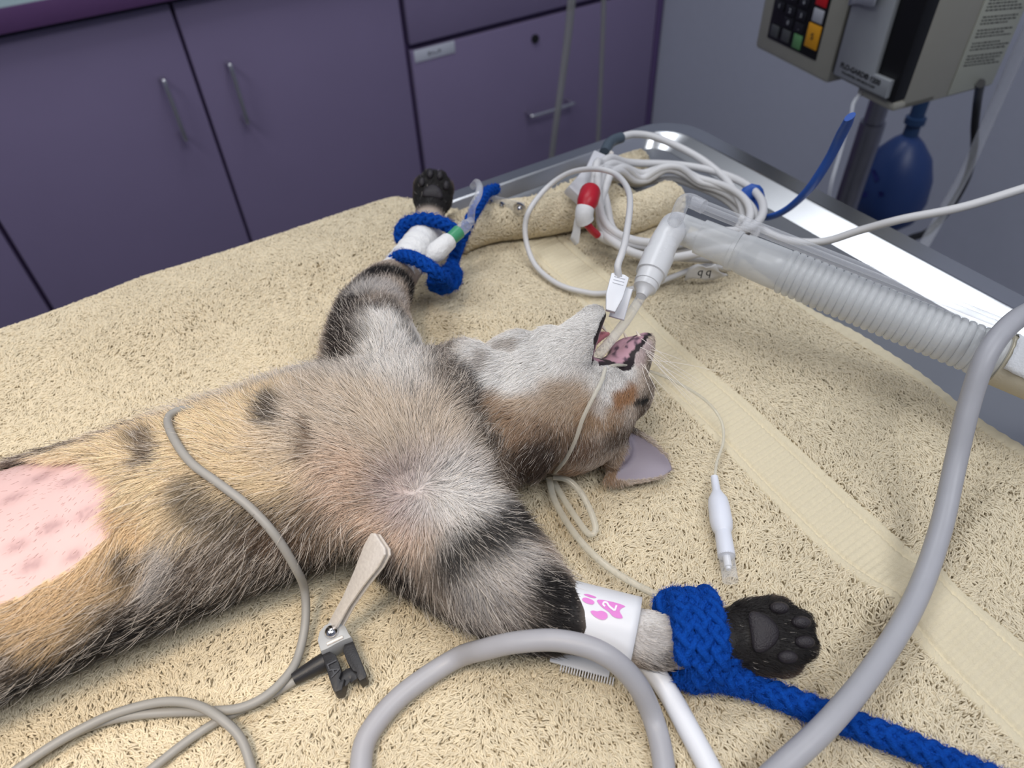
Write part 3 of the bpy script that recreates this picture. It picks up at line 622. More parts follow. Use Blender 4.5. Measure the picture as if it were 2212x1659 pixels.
# hair flow: pixel, direction in the picture, length mm
FLOW = [(925, 1060, 0.9, 0.5, 8), (900, 1040, -0.3, -1, 8), (950, 1035, 0.6, -0.8, 8), (905, 1090, -0.6, 0.8, 8), (950, 1085, 0.7, 0.7, 8)]
for a in range(0, 360, 30):
    for rr in (125,): FLOW.append((925 + rr * math.cos(math.radians(a)), 1060 + rr * math.sin(math.radians(a)), math.cos(math.radians(a)), math.sin(math.radians(a)), 9))
FLOW += [(820, 850, -0.4, -0.6, 9), (900, 860, 0.1, -1, 9), (980, 900, 0.7, -0.3, 9), (1040, 980, 0.8, 0.2, 9), (1080, 1050, 0.7, 0.5, 9), (720, 900, -0.8, -0.3, 10), (660, 830, -0.7, -0.6, 11), (560, 850, -0.8, -0.6, 12), (450, 880, -0.8, -0.5, 12),
         (350, 930, -0.9, -0.25, 11), (200, 940, -0.9, -0.2, 9), (50, 970, -0.9, -0.1, 9), (500, 960, -0.9, -0.3, 11), (600, 1000, -0.9, 0.2, 11), (700, 1050, -0.7, 0.5, 10), (400, 1010, -0.9, 0.25, 10), (300, 1090, -0.8, 0.6, 10), (420, 1120, -0.7, 0.7, 11), (560, 1130, -0.6, 0.8, 12),
         (700, 1150, -0.4, 0.9, 12), (800, 1180, -0.2, 1, 11), (600, 1210, -0.7, 0.7, 11), (420, 1250, -0.8, 0.6, 10), (250, 1280, -0.8, 0.6, 9), (100, 1380, -0.8, 0.5, 9), (300, 1350, -0.9, 0.4, 9), (20, 1480, -0.9, 0.4, 9), (250, 1150, -0.3, 0.9, 10),
         (900, 1240, 0.2, 1, 11), (980, 1280, 0.4, 0.9, 10), (1050, 1340, 0.6, 0.75, 9), (1130, 1370, 0.8, 0.5, 8), (1050, 1210, 0.5, 0.5, 9), (1130, 1190, 0.8, 0.3, 9), (1190, 1290, 0.9, 0.3, 7), (1110, 1100, 0.7, 0.6, 9),
         (860, 760, 0.0, -1, 9), (780, 740, -0.6, -0.7, 9), (940, 760, 0.6, -0.6, 8), (760, 660, -0.4, -0.8, 8), (840, 660, 0.2, -1, 8), (900, 680, 0.6, -0.7, 8), (840, 610, 0.4, -0.8, 7),
         (1400, 1380, 0.9, 0.25, 5), (1250, 1300, 0.9, 0.3, 5), (1300, 690, -0.75, 0.3, 2.2), (1240, 710, -0.85, 0.3, 3.5), (1150, 750, -0.9, 0.3, 5), (1060, 790, -0.9, 0.4, 7), (1280, 780, -0.8, 0.6, 3), (1180, 830, -0.8, 0.6, 5), (1080, 870, -0.8, 0.6, 7), (1250, 870, -0.6, 0.8, 3.5),
         (1150, 940, -0.6, 0.8, 6), (1100, 960, -0.6, 0.8, 8), (1140, 1040, -0.4, 0.9, 7), (1230, 960, -0.4, 0.9, 5), (1230, 1020, -0.1, 1, 5), (1340, 800, -0.4, 0.9, 2.5), (1330, 860, -0.3, 0.95, 3), (1300, 930, -0.2, 1, 4), (1390, 760, -0.1, 1, 1.6), (1400, 820, -0.1, 1, 2.2), (1370, 910, -0.1, 1, 3.5), (1310, 1010, 0.2, 1, 4),
         (1400, 1040, 0.8, 0.3, 2.0), (1370, 950, 0.9, 0.3, 2.5), (1600, 1370, 1, 0, 3.0), (1700, 1300, 1, -0.2, 3.5), (1700, 1440, 1, 0.2, 3.5), (1540, 1340, 0.9, 0, 4), (900, 500, 0.2, -1, 4), (940, 430, 0.1, -1, 3.5)]
FP, FD, FLn = [], [], []
for px, py, dx, dy, ln_ in FLOW:
    p = onk(px, py); s = 12 / math.hypot(dx, dy); q = onk(px + dx * s, py + dy * s); d = q - p
    dep = np.linalg.norm(p - CPOS); scr = RCAM @ np.array([dx, dy, 0]); 
    if np.linalg.norm(d) > 0.012 or np.linalg.norm(d) < 1e-4: d = scr
    FP.append(p); FD.append(d / np.linalg.norm(d)); FLn.append(ln_ * 0.001)
FP, FD, FLn = np.array(FP), np.array(FD), np.array(FLn)
def flow(P):
    D = np.zeros_like(P); L = np.zeros(len(P))
    for i in range(0, len(P), 20000):
        d2 = ((P[i:i + 20000, None] - FP[None]) ** 2).sum(2) + 1e-5; w = d2 ** -2.0; w /= w.sum(1, keepdims=True)
        D[i:i + 20000] = w @ FD; L[i:i + 20000] = w @ FLn
    return D, L
COVER = [(U(1265, 1335, 0.018), U(1320, 1352, 0.018), 0.0150), (U(1480, 1382, 0.017), U(1520, 1385, 0.0165), 0.0135), ((0.128, 0.356, 0.031), (0.160, 0.382, 0.031), 0.0135), ((0.170, 0.392, 0.032), (0.174, 0.397, 0.034), 0.0125)]                                               # (axis point a, axis point b, radius): tape, cuff and rope press the coat flat
TRIM = [(U(1222, 1312, 0.020), 0.017, 0.5), (np.array([0.124, 0.353, 0.032]), 0.012, 0.5)]
def make_fur(n):
    tri = kv[kt].mean(1); tn = np.cross(kv[kt[:, 1]] - kv[kt[:, 0]], kv[kt[:, 2]] - kv[kt[:, 0]]); tn /= np.maximum(np.linalg.norm(tn, axis=1, keepdims=True), 1e-12)
    face = (tn * (CPOS - tri)).sum(1) / np.linalg.norm(CPOS - tri, axis=1)
    wgt = np.where(face > -0.45, 1.0, 0.12) * np.where(tri[:, 0] < -0.16, 0.25, 1.0) * np.where(np.linalg.norm(tri - HS, axis=1) < 0.07, 2.2, 1.0)
    P, N = scatter(kv, kt, kn, n, wgt)
    m = mouth_class(P, N); keep = (m == 0) & ~ear_inside(P, N)
    shv = shaved(P); keep &= (~shv | (RNG.random(n) < 0.035))
    for pc, f, l, nn_, s in PADS: keep &= ~((np.linalg.norm((P - pc) @ np.stack([f / s[0], l / s[1], nn_ / s[2]], 1), axis=1) < 1.0))
    P, N, shv = P[keep], N[keep], shv[keep]; n = len(P)
    D, L = flow(P); D += RNG.normal(0, 0.16, (n, 3))
    tuft = 0.55 * (np.stack([vnoise(P[:, 0] + P[:, 2], P[:, 1], 160, k) for k in (11, 12, 13)], 1) - 0.5); D += tuft
    D -= (D * N).sum(1, keepdims=True) * N; D /= np.maximum(np.linalg.norm(D, axis=1, keepdims=True), 1e-6)
    L = L * RNG.uniform(0.65, 1.2, n); L[shv] = 0.0022
    longh = RNG.random(n) < 0.09; L[longh & ~shv] *= 1.4
    for a, b, r in COVER:
        dd = seg_dist(P, np.array(a), np.array(b)); L *= np.where(dd < r, 0.12, 0.5 + 0.5 * sstep(r, r + 0.008, dd))
    for a, r, k_ in TRIM: L *= np.where(np.linalg.norm(P - a, axis=1) < r, k_, 1.0)
    lo = np.where(shv, 0.25, 1.0)[:, None]; L = L[:, None]; trunk = ((P[:, 0] < 0.09) & (P[:, 1] > 0.27))[:, None]; lift = np.where(trunk, RNG.uniform(0.35, 0.95, (n, 1)), RNG.uniform(0.28, 0.55, (n, 1)))
    lift = lift * lo; Q = [P - N * 0.0003]
    for t in (0.28, 0.55, 0.8, 1.0): Q.append(P + D * L * t * (0.88 + 0.08 * t) + N * L * lift * (t - 0.62 * t * t) * 1.25)
    Q = np.stack(Q, 1)
    sag = RNG.normal(0, 0.04, (n, 1, 3)) * L[:, None] * np.array([0, 0.1, 0.4, 0.8, 1.4])[None, :, None]; Q += sag
    zmin = 0.0005; Q[:, :, 2] = np.maximum(Q[:, :, 2], zmin)
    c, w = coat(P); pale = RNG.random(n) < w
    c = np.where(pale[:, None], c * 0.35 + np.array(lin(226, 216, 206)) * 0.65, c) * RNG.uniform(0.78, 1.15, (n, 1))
    c[shv] = np.array(lin(196, 166, 162))
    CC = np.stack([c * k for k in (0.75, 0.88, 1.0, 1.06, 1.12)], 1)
    rad = np.array([1.0, 1.0, 0.85, 0.6, 0.15]) * 0.000085 * np.where(L > 0.006, 1.0, 0.85)
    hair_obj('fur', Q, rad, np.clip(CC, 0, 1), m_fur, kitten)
def guard_hairs(n):
    P, N = scatter(kv, kt, kn, n); keep = (mouth_class(P, N) == 0) & ~shaved(P) & (np.linalg.norm(P - HS, axis=1) > 0.05) & (P[:, 0] > -0.16) & (P[:, 0] < 0.10) & (P[:, 2] > 0.008) & (P[:, 1] > 0.12)
    P, N = P[keep], N[keep]; n = len(P); D, L = flow(P); D += RNG.normal(0, 0.22, (n, 3)); D -= (D * N).sum(1, keepdims=True) * N; D /= np.linalg.norm(D, axis=1, keepdims=True)
    L = (L * RNG.uniform(1.1, 1.7, n))[:, None]; lift = RNG.uniform(0.4, 1.0, (n, 1)); bend = RNG.normal(0, 0.12, (n, 3))
    Q = np.stack([P + D * L * t * 0.92 + N * L * lift * (t - 0.6 * t * t) + bend * L * t * t for t in (0, 0.25, 0.5, 0.75, 1)], 1); Q[:, :, 2] = np.maximum(Q[:, :, 2], 0.0006)
    c, w = coat(P); k = (RNG.random((n, 1)) < 0.55); c = np.where(k, c * 0.3 + np.array(lin(240, 232, 222)) * 0.7, c * 0.35)
    hair_obj('guard_hairs', Q, np.array([1.0, 1.0, 0.85, 0.6, 0.15]) * 0.00008, np.clip(c, 0, 1), m_fur, kitten)
m_fur = attr_mat('kitten_fur', rough=0.45, spec=0.35)
# paw pads
m_pad = mat('black_paw_pad', lin(44, 40, 44), 0.42, var=0.15, vscale=300, bump=0.35, bscale=1800)
PADS = []
def pad(pw, a, b, ra, rb, h=0.006, bean=False):
    pc, f, l, nn_, s = pw; o = pc + f * a * s + l * b * s; d = kbvh.ray_cast(Vector(o + nn_ * 0.03), Vector(-nn_))
    base = np.array(d[0]) if d[0] is not None else o
    bm = bmesh.new(); bmesh.ops.create_uvsphere(bm, u_segments=20, v_segments=12, radius=1.0)
    for v in bm.verts:
        x, y, z = v.co; y2 = y * rb * s; x2 = x * ra * s
        if bean: x2 -= (y * y) * ra * 0.55 * s - 0.2 * ra * s
        v.co = Vector(base + f * x2 + l * y2 + nn_ * (z * 0.0024 + 0.0004))
    PADS.append((base, f, l, nn_, (ra * s * 1.02, rb * s * 1.02, 0.01)))
    return bm_obj('paw_pad', bm, m_pad, kitten)
for pw in (PAWN, PAWF):
    pad(pw, -0.0025, 0.0, 0.0052, 0.0072, bean=True)
    for a, b in [(0.0055, -0.0085), (0.0125, -0.0034), (0.0125, 0.0034), (0.0055, 0.0085)]: pad(pw, a, b, 0.0036, 0.0023)
make_fur(330000)
guard_hairs(17000)
# whiskers, teeth, tongue
m_whisk = attr_mat('white_whiskers', rough=0.4); WP, WC = [], []
for k in range(13):
    p = hp(0.040 + 0.010 * RNG.random(), 0.001 + 0.004 * RNG.normal(), 0.011); d = HL * 0.8 + HD * (-0.8 + 0.5 * RNG.normal()) * 0.6 + HFw * (-0.2 + 0.4 * RNG.normal()); d /= np.linalg.norm(d)
    L = RNG.uniform(0.018, 0.034); g = np.array([0, 0, -1.0]); g = np.array([0.3, -0.5, -0.5]) * 0.4
    WP.append([p + d * L * t + g * L * t * t for t in (0, 0.25, 0.5, 0.75, 1)]); WC.append(lin(240, 232, 224))
hair_obj('whiskers', np.array(WP), np.array([1.3, 1.1, 0.9, 0.6, 0.15]) * 0.00013, np.array(WC), m_whisk, kitten)
m_tooth = mat('ivory_tooth', lin(236, 226, 210), 0.25, var=0.05); m_tongue = mat('pink_tongue', lin(196, 120, 128), 0.35, var=0.12, vscale=300, bump=0.3, bscale=1500, sss=0.1)
for f_, d_, l_, dr_ in [(0.038, 0.0262, 0.0055, -1), (0.038, 0.0262, -0.0055, -1), (0.053, 0.0062, 0.0055, 1), (0.053, 0.0062, -0.0055, 1)]:
    lathe('tooth', hp(f_, d_, l_), HD * dr_ + HFw * 0.1, [(-0.001, 0.0010), (0.001, 0.0009), (0.003, 0.00055), (0.0045, 0.0001)], m_tooth, kitten, 10)
P_ = catmull([hp(0.006, 0.016, 0), hp(0.016, 0.0185, 0), hp(0.027, 0.0215, -0.001), hp(0.037, 0.0205, -0.002), hp(0.044, 0.0175, -0.003)], 8); n_ = len(P_)
t_ = np.linspace(0, 1, n_); Rr = np.stack([0.0026 * np.sqrt(np.clip(1 - t_ ** 6, 0.02, 1)), 0.0062 * np.sqrt(np.clip(1 - t_ ** 5, 0.02, 1))], 1)
T_, N_, B_ = frames(P_); a_ = np.linspace(0, 2 * PI, 16, endpoint=False); V_ = []
for i in range(n_): V_ += [P_[i] + HD * math.cos(x) * Rr[i, 0] + HL * math.sin(x) * Rr[i, 1] for x in a_]
F_ = [(i * 16 + k, i * 16 + (k + 1) % 16, (i + 1) * 16 + (k + 1) % 16, (i + 1) * 16 + k) for i in range(n_ - 1) for k in range(16)] + [tuple((n_ - 1) * 16 + k for k in range(16))]
mesh_obj('tongue', V_, F_, m_tongue, kitten)
# ------------------------------------------------------------------ plastics
def clear_mat(name, col, transp, rough=0.08, edge=0.5, sss=0.0):
    m = bpy.data.materials.new(name); m.use_nodes = True; nt = m.node_tree; b = nt.nodes['Principled BSDF']; out = nt.nodes['Material Output']
    tc = nt.nodes.new('ShaderNodeTexCoord'); no = nt.nodes.new('ShaderNodeTexNoise'); no.inputs['Scale'].default_value = 90; nt.links.new(tc.outputs['Object'], no.inputs['Vector'])
    mr = nt.nodes.new('ShaderNodeMapRange'); mr.inputs[3].default_value = rough * 0.8; mr.inputs[4].default_value = rough * 1.3; nt.links.new(no.outputs['Fac'], mr.inputs[0]); nt.links.new(mr.outputs[0], b.inputs['Roughness'])
    b.inputs['Base Color'].default_value = (*col, 1); b.inputs['Subsurface Weight'].default_value = sss; b.inputs['Subsurface Radius'].default_value = (0.004, 0.004, 0.004); b.inputs['Subsurface Scale'].default_value = 1
    t = nt.nodes.new('ShaderNodeBsdfTransparent'); lw = nt.nodes.new('ShaderNodeLayerWeight'); lw.inputs['Blend'].default_value = edge
    ma = nt.nodes.new('ShaderNodeMapRange'); ma.inputs[3].default_value = 1 - transp; ma.inputs[4].default_value = min(1.0, 1 - transp + 0.34); nt.links.new(lw.outputs['Facing'], ma.inputs[0])
    mx = nt.nodes.new('ShaderNodeMixShader'); nt.links.new(ma.outputs[0], mx.inputs[0]); nt.links.new(t.outputs[0], mx.inputs[1]); nt.links.new(b.outputs[0], mx.inputs[2]); nt.links.new(mx.outputs[0], out.inputs[0])
    MATS[name] = m; return m
m_frost = clear_mat('frosted_plastic', lin(228, 230, 232), 0.45, 0.28)
m_frost2 = clear_mat('milky_plastic', lin(232, 233, 236), 0.18, 0.25)
m_clear = clear_mat('clear_plastic', lin(228, 230, 236), 0.86, 0.05, 0.5, 0.0)
m_clear_y = clear_mat('clear_vinyl_tubing', lin(226, 222, 208), 0.66, 0.10)
m_wplast = mat('white_plastic', lin(234, 236, 242), 0.35, var=0.02)
m_gplast = mat('grey_plastic', lin(176, 178, 180), 0.4, var=0.03)
m_hose = mat('grey_rubber_hose', lin(172, 172, 178), 0.42, var=0.05, vscale=120)
m_cable = mat('grey_cable', lin(158, 156, 152), 0.45, var=0.05, vscale=150)
m_wcable = mat('white_cable', lin(214, 213, 214), 0.42, var=0.03)
m_bplast = mat('black_plastic', lin(44, 44, 47), 0.42, var=0.06, vscale=200, bump=0.1, bscale=1500)
m_red = mat('red_rubber', lin(178, 24, 44), 0.4, var=0.06, vscale=150)
m_green = mat('green_plastic', lin(72, 152, 112), 0.35, var=0.08)
m_blue_strap = mat('blue_strap', lin(38, 84, 168), 0.45, var=0.08)
m_paper = mat('white_paper', lin(236, 238, 242), 0.8, var=0.04, bump=0.3, bscale=900)
m_beige = mat('beige_tape', lin(206, 198, 178), 0.8, var=0.06, bump=0.2, bscale=700)
m_rope = mat('blue_cotton_rope', lin(16, 74, 168), 0.9, var=0.35, vscale=900, bump=0.6, bscale=1600, spec=0.1)
m_fuzz = attr_mat('blue_rope_fuzz', rough=0.9, spec=0.05)
m_nickel = mat('worn_nickel', lin(238, 228, 220), 0.40, metal=0.25, var=0.22, vscale=700, bump=0.12, bscale=1800)
def path(pts, step=0.0025): return resample(catmull(US(pts), 12), step)
# ------------------------------------------------------------------ breathing circuit
bc = empty('breathing_circuit', U(1450, 500, 0.0), 'frosted corrugated breathing hose with right-angle elbow, running off to the right', 'breathing hose')
A0, A1 = U(1478, 497, 0.064), U(2300, 834, 0.040); AX = (A1 - A0) / np.linalg.norm(A1 - A0)
LT = np.linalg.norm(A1 - A0)
lathe('connector', A0 - AX * 0.006, AX, [(0, 0.0080), (0.002, 0.0088), (0.016, 0.0089), (0.0162, 0.0102), (0.036, 0.0105), (0.0362, 0.0116), (0.0385, 0.0116), (0.0387, 0.0108), (0.042, 0.0108)], m_frost, bc, 36, True)
T0 = 0.036
prof = [(T0, 0.0112), (T0 + 0.004, 0.0116), (T0 + 0.018, 0.0119), (T0 + 0.0245, 0.0119)]
t = T0 + 0.025
while t < 0.182:
    for k in range(8): prof.append((t + k * 0.0041 / 8, 0.0113 + 0.0015 * math.sqrt(math.sin((k + 0.0) / 8 * PI))))
    t += 0.0041
lathe('corrugated_tube', A0, AX, prof + [(t, 0.0120)], m_frost, bc, 48, False, 60)
lathe('inner_tube', A0, AX, [(0.045, 0.0055), (0.18, 0.0055)], m_frost, bc, 24, False)
# elbow
E0, E1 = U(1393, 622, 0.056), U(1446, 498, 0.068); EX = (E1 - E0) / np.linalg.norm(E1 - E0); EL = np.linalg.norm(E1 - E0)
el = lathe('elbow', E0, EX, [(0.003, 0.0066), (0.0032, 0.0072), (0.010, 0.0074), (0.0102, 0.0086), (0.024, 0.0089), (0.0245, 0.0082), (0.030, 0.0082)], m_frost2, bc, 36)
bend = catmull([E0 + EX * 0.028, E0 + EX * 0.034, E0 + EX * (EL - 0.002) + AX * 0.001, A0 - AX * 0.006, A0], 10)
tube('bend', bend, np.linspace(0.0081, 0.0085, len(bend)), m_frost2, el, 32)
port = catmull([E1 + EX * 0.004, U(1462, 470, 0.080), U(1474, 440, 0.086), U(1490, 433, 0.087), U(1520, 447, 0.0865)], 8)
tube('sampling_port', port, 0.0040, m_clear, el, 20)
rail0, rail1 = U(1492, 436, 0.0865), U(2172, 706, 0.060)
ra = tube('clear_side_tube', [rail0 + (rail1 - rail0) * k for k in np.linspace(0, 1, 40)], 0.0036, m_clear, bc, 24, False, False)
tube('inner_line', [rail0 + (rail1 - rail0) * k for k in np.linspace(0, 1, 40)], 0.0016, m_clear, ra, 14, False, False)
# taped cuff at the right end
cu0 = A0 + AX * 0.176
cuff_g = lathe('tape_wrap', cu0, AX, [(0.0, 0.0125), (0.0002, 0.0136), (0.055, 0.0140), (0.0552, 0.0130)], m_beige, bc, 40)
V_, F_ = [], []
n1, n2 = np.cross(AX, [0, 0, 1.0]), None; n1 /= np.linalg.norm(n1); n2 = np.cross(n1, AX)
if n2[2] < 0: n2 = -n2
if n1[1] > 0: n1 = -n1
for i in range(24):
    for j in range(20):
        ang = math.radians(-25 + 175 * j / 19); e = 0.002 * math.sin(i * 2.1) + 0.004 * math.sin(i * 0.5)
        ang2 = math.radians(22 - i * 1.2 + 200 * e * 2) + (math.radians(200)) * j / 19
        V_.append(cu0 + AX * (0.001 + 0.052 * i / 23 + (0.001 * math.sin(j * 3.1) if i == 0 else 0)) + (n1 * math.cos(ang2) + n2 * math.sin(ang2)) * (0.0146 + 0.0006 * math.sin(i * 0.9 + j)))
for i in range(23):
    for j in range(19): F_.append((i * 20 + j, i * 20 + j + 1, (i + 1) * 20 + j + 1, (i + 1) * 20 + j))
pw_ = mesh_obj('torn_paper_wrap', V_, F_, m_paper, bc, True, 0); so = pw_.modifiers.new('thickness', 'SOLIDIFY'); so.thickness = 0.0005
# ------------------------------------------------------------------ endotracheal tube with pilot balloon
et = empty('endotracheal_tube', U(1390, 640, 0.0), 'clear endotracheal tube entering the open mouth, with thin line to white pilot balloon', 'breathing tube')
tube('tube', resample(catmull([E0 + EX * 0.004, E0 - EX * 0.006, U(1368, 668, 0.053), U(1345, 703, 0.049), hp(0.030, 0.0155, 0.003), hp(0.016, 0.0155, 0.001)], 12), 0.0015), 0.0027, m_clear, et, 18)
lathe('tube_connector', E0 - EX * 0.006, EX, [(0, 0.0030), (0.003, 0.0040), (0.005, 0.0054), (0.0055, 0.0064), (0.0062, 0.0066), (0.011, 0.0066)], m_frost2, et, 28)
PB0, PB1 = U(1543, 1030, 0.006), U(1578, 1256, 0.005); PBX = (PB1 - PB0) / np.linalg.norm(PB1 - PB0); PL = np.linalg.norm(PB1 - PB0)
tube('pilot_line', resample(catmull([hp(0.020, 0.012, 0.012), hp(0.026, 0.010, 0.0165), U(1390, 798, 0.036), U(1450, 820, 0.026), U(1520, 862, 0.014), U(1556, 905, 0.007), U(1563, 950, 0.005), U(1548, 1000, 0.006), PB0 + PBX * 0.002], 10), 0.002), 0.0008, m_clear_y, et, 10)
q = PL / 0.0500
lathe('pilot_balloon', PB0, PBX, [(0, 0.0019), (0.0072 * q, 0.0021), (0.0095 * q, 0.0033), (0.0118 * q, 0.0047), (0.0150 * q, 0.0052), (0.0230 * q, 0.0054), (0.0265 * q, 0.0048), (0.0282 * q, 0.0038), (0.0284 * q, 0.0039), (0.0390 * q, 0.0041), (0.0392 * q, 0.0034)], mat('white_balloon', lin(228, 232, 244), 0.4, var=0.02), et, 32)
va = lathe('valve', PB0 + PBX * 0.0385 * q, PBX, [(0, 0.0041), (0.0010, 0.0041), (0.0012, 0.0036), (0.0112 * q, 0.0036)], m_clear, et, 28, False)
lathe('valve_core', PB0 + PBX * 0.039 * q, PBX, [(0, 0.0018), (0.0055, 0.0018), (0.0056, 0.0012), (0.007, 0.0012)], m_wplast, va, 16)
# ------------------------------------------------------------------ tie tube round the head
tie = empty('tube_tie', U(1190, 1050, 0.0), 'clear vinyl tubing tied across the cheek and looped below the ear', 'tubing')
def off(p, h=0.0012):
    q = kbvh.find_nearest(Vector(p)); n = Vector(q[1]); return np.array(q[0] + n * h)
fp = [off(onk(*p), 0.0030) for p in [(1302, 806), (1292, 830), (1276, 860), (1256, 900), (1236, 940), (1215, 980), (1203, 1005)]]
tube('cheek_section', resample(catmull(fp + [U(1196, 1022, 0.012)], 8), 0.002), 0.0010, m_clear_y, tie, 12)
lp = path([(1196, 1030, 0.014), (1225, 1036, 0.014), (1250, 1058, 0.012), (1272, 1095, 0.008), (1286, 1135, 0.006), (1284, 1152, 0.005), (1270, 1152, 0.004), (1240, 1112, 0.004), (1212, 1068, 0.005), (1192, 1032, 0.008)], 0.002)
tube('loop_section', lp, 0.0016, m_clear_y, tie, 12)
tube('tail_section', path([(1186, 1032, 0.010), (1196, 1075, 0.006), (1222, 1125, 0.005), (1262, 1178, 0.005), (1310, 1222, 0.006), (1365, 1258, 0.006), (1420, 1286, 0.006)], 0.002), 0.0017, m_clear_y, tie, 12)
# ------------------------------------------------------------------ pulse oximeter clip and its cable
C0, C1 = U(1341, 596, 0.072), U(1318, 676, 0.062); CXd = (C1 - C0) / np.linalg.norm(C1 - C0); CL = np.linalg.norm(C1 - C0)
nv_ = -ray(1330, 640); nv_ /= np.linalg.norm(nv_); cw = np.cross(CXd, nv_); cw /= np.linalg.norm(cw); cn = np.cross(cw, CXd)
if cn @ nv_ < 0: cn = -cn
ox = empty('pulse_oximeter_clip', C1, 'white plastic sensor clip gripping the tongue, with thin looping cable', 'sensor clip')
MC = frame(CXd, cw, cn, C0)
prism('upper_jaw', [(0.001, -0.0045), (0.0, -0.002), (0.0, 0.003), (0.001, 0.0052), (CL * 0.6, 0.0048), (CL, 0.0026), (CL, -0.0024), (CL * 0.6, -0.0042)], 0.0030, m_wplast, ox, MC, 0.0007)
MC2 = frame(CXd * 0.97 - cn * 0.24, cw, cn * 0.97 + CXd * 0.24, C0 - cn * 0.0045 - cw * 0.004 + CXd * 0.006)
prism('lower_jaw', [(-0.002, -0.0042), (-0.002, 0.0042), (CL * 0.7, 0.0042), (CL * 0.7, -0.0042)], 0.0024, m_wplast, ox, MC2, 0.0007)
for k in range(3): box('grip_ridge', (0.0022 + k * 0.0018, -0.0026, 0.0029), (0.0029 + k * 0.0018, 0.0032, 0.0035), m_wplast, ox, 0.0002, MC)
tube('cable', path([(1337, 598, 0.073), (1334, 575, 0.078), (1343, 548, 0.080), (1352, 512, 0.080), (1361, 440, 0.076), (1354, 404, 0.070), (1332, 378, 0.063), (1303, 367, 0.062), (1263, 366, 0.056), (1222, 377, 0.048), (1181, 406, 0.039), (1146, 450, 0.033), (1134, 490, 0.022), (1141, 539, 0.010), (1162, 580, 0.0055), (1208, 615, 0.0055), (1263, 631, 0.0055), (1300, 634, 0.0055), (1371, 623, 0.006), (1412, 615, 0.006), (1453, 598, 0.007), (1520, 575, 0.008), (1580, 580, 0.007)], 0.003), 0.0019, m_wcable, ox, 12)
def paper_flag(name, parent, pts, m, text=None, tcol=None):
    P = [np.array(p) for p in pts]; bm = bmesh.new(); n = 6; rows = []
    for i in range(n + 1):
        a = P[0] + (P[3] - P[0]) * i / n; b = P[1] + (P[2] - P[1]) * i / n; row = []
        for j in range(n + 1):
            p = a + (b - a) * j / n + np.array([0, 0, 0.0016 * math.sin(i * 1.3 + j * 0.9)]); row.append(bm.verts.new(p))
        rows.append(row)
    for i in range(n):
        for j in range(n): bm.faces.new((rows[i][j], rows[i][j + 1], rows[i + 1][j + 1], rows[i + 1][j]))
    o = bm_obj(name, bm, m, parent); s = o.modifiers.new('thickness', 'SOLIDIFY'); s.thickness = 0.0005
    return o
m_tagp = mat('tag_paper', lin(222, 222, 224), 0.6, var=0.1, vscale=300)
fl = paper_flag('cable_flag', ox, [U(1478, 606, 0.006), U(1488, 575, 0.018), U(1545, 572, 0.020), U(1572, 598, 0.006)], m_tagp)
for px, s in ((1513, 'q'), (1531, 'q')):
    text_obj('flag_print', s, 0.0075, frame(RCAM[:, 0], RCAM @ np.array([0.1, -0.9, -0.4]), -RCAM[:, 2], U(px, 588, 0.0195)), m_ink, fl, 0.0002)
# ------------------------------------------------------------------ coiled white sensor extension cable
cc = empty('sensor_extension_cable', U(1440, 455, 0.0), 'coiled white cable with red plug and white connector block, on the far towel corner', 'cable')
ctr = U(1456, 470, 0.016) * np.array([1, 1, 0]); Pc = []
for k in range(5 * 24 + 1):
    a = 2.65 + 2 * PI * k / 24; lp_ = k // 24; r = 0.0500 + 0.0030 * math.sin(k * 0.13) + 0.0016 * lp_
    p = ctr + np.array([math.cos(a) * r * 1.05, math.sin(a) * r * 1.0, 0]) + np.array([0.004 * math.sin(lp_ * 2.1), 0.004 * math.cos(lp_ * 1.7), 0])
    z = 0.010 + 0.0036 * lp_ + 0.012 * math.exp(-((p[0] - ctr[0] + 0.02) / 0.03) ** 2) + 0.002 * math.sin(a * 2 + lp_); dr_ = [(poly_dist(np.array([[p[0], p[1]]]), L_[:, :2])[0], L_[:, 2].mean() + r_) for L_, r_ in ROLLS]; z += sum(max(0.0, top_ + 0.0055 + 0.0036 * lp_ - z) * math.exp(-(max(0.0, d_ - 0.011) / 0.008) ** 2) for d_, top_ in dr_[:2]); Pc.append([p[0], p[1], min(z, 0.052)])
start = [U(1289, 505, 0.0225), U(1310, 518, 0.017), U(1345, 532, 0.012)]
end = [U(1600, 470, 0.020), U(1690, 515, 0.018), U(1775, 522, 0.022), U(1860, 497, 0.036), U(1950, 473, 0.050), U(2080, 447, 0.062), U(2240, 398, 0.075)]
tube('coiled_cable', resample(catmull(Pc, 3), 0.003), 0.0029, m_wcable, cc, 12)
tube('plug_cable', resample(catmull(start + [U(1400, 548, 0.009), U(1470, 556, 0.008), U(1540, 560, 0.008)], 10), 0.003), 0.0029, m_wcable, cc, 12)
tube('plug_cable', resample(catmull([U(1300, 505, 0.010), U(1345, 520, 0.008), U(1400, 530, 0.008), U(1460, 540, 0.008)], 10), 0.003), 0.0027, m_wcable, cc, 12)
tube('trailing_cable', resample(catmull(end, 12), 0.003), 0.0026, m_wcable, cc, 12)
tube('connector_lead', path([(1337, 298, 0.040), (1370, 290, 0.038), (1420, 298, 0.034), (1500, 335, 0.028), (1560, 380, 0.022), (1595, 430, 0.018), (1605, 470, 0.014), (1590, 500, 0.012)], 0.003), 0.0029, m_wcable, cc, 12)
tube('strain_relief', path([(1306, 330, 0.042), (1315, 312, 0.042), (1326, 303, 0.041), (1342, 297, 0.040)], 0.002), 0.0042, mat('slate_rubber', lin(72, 84, 96), 0.5), cc, 12)
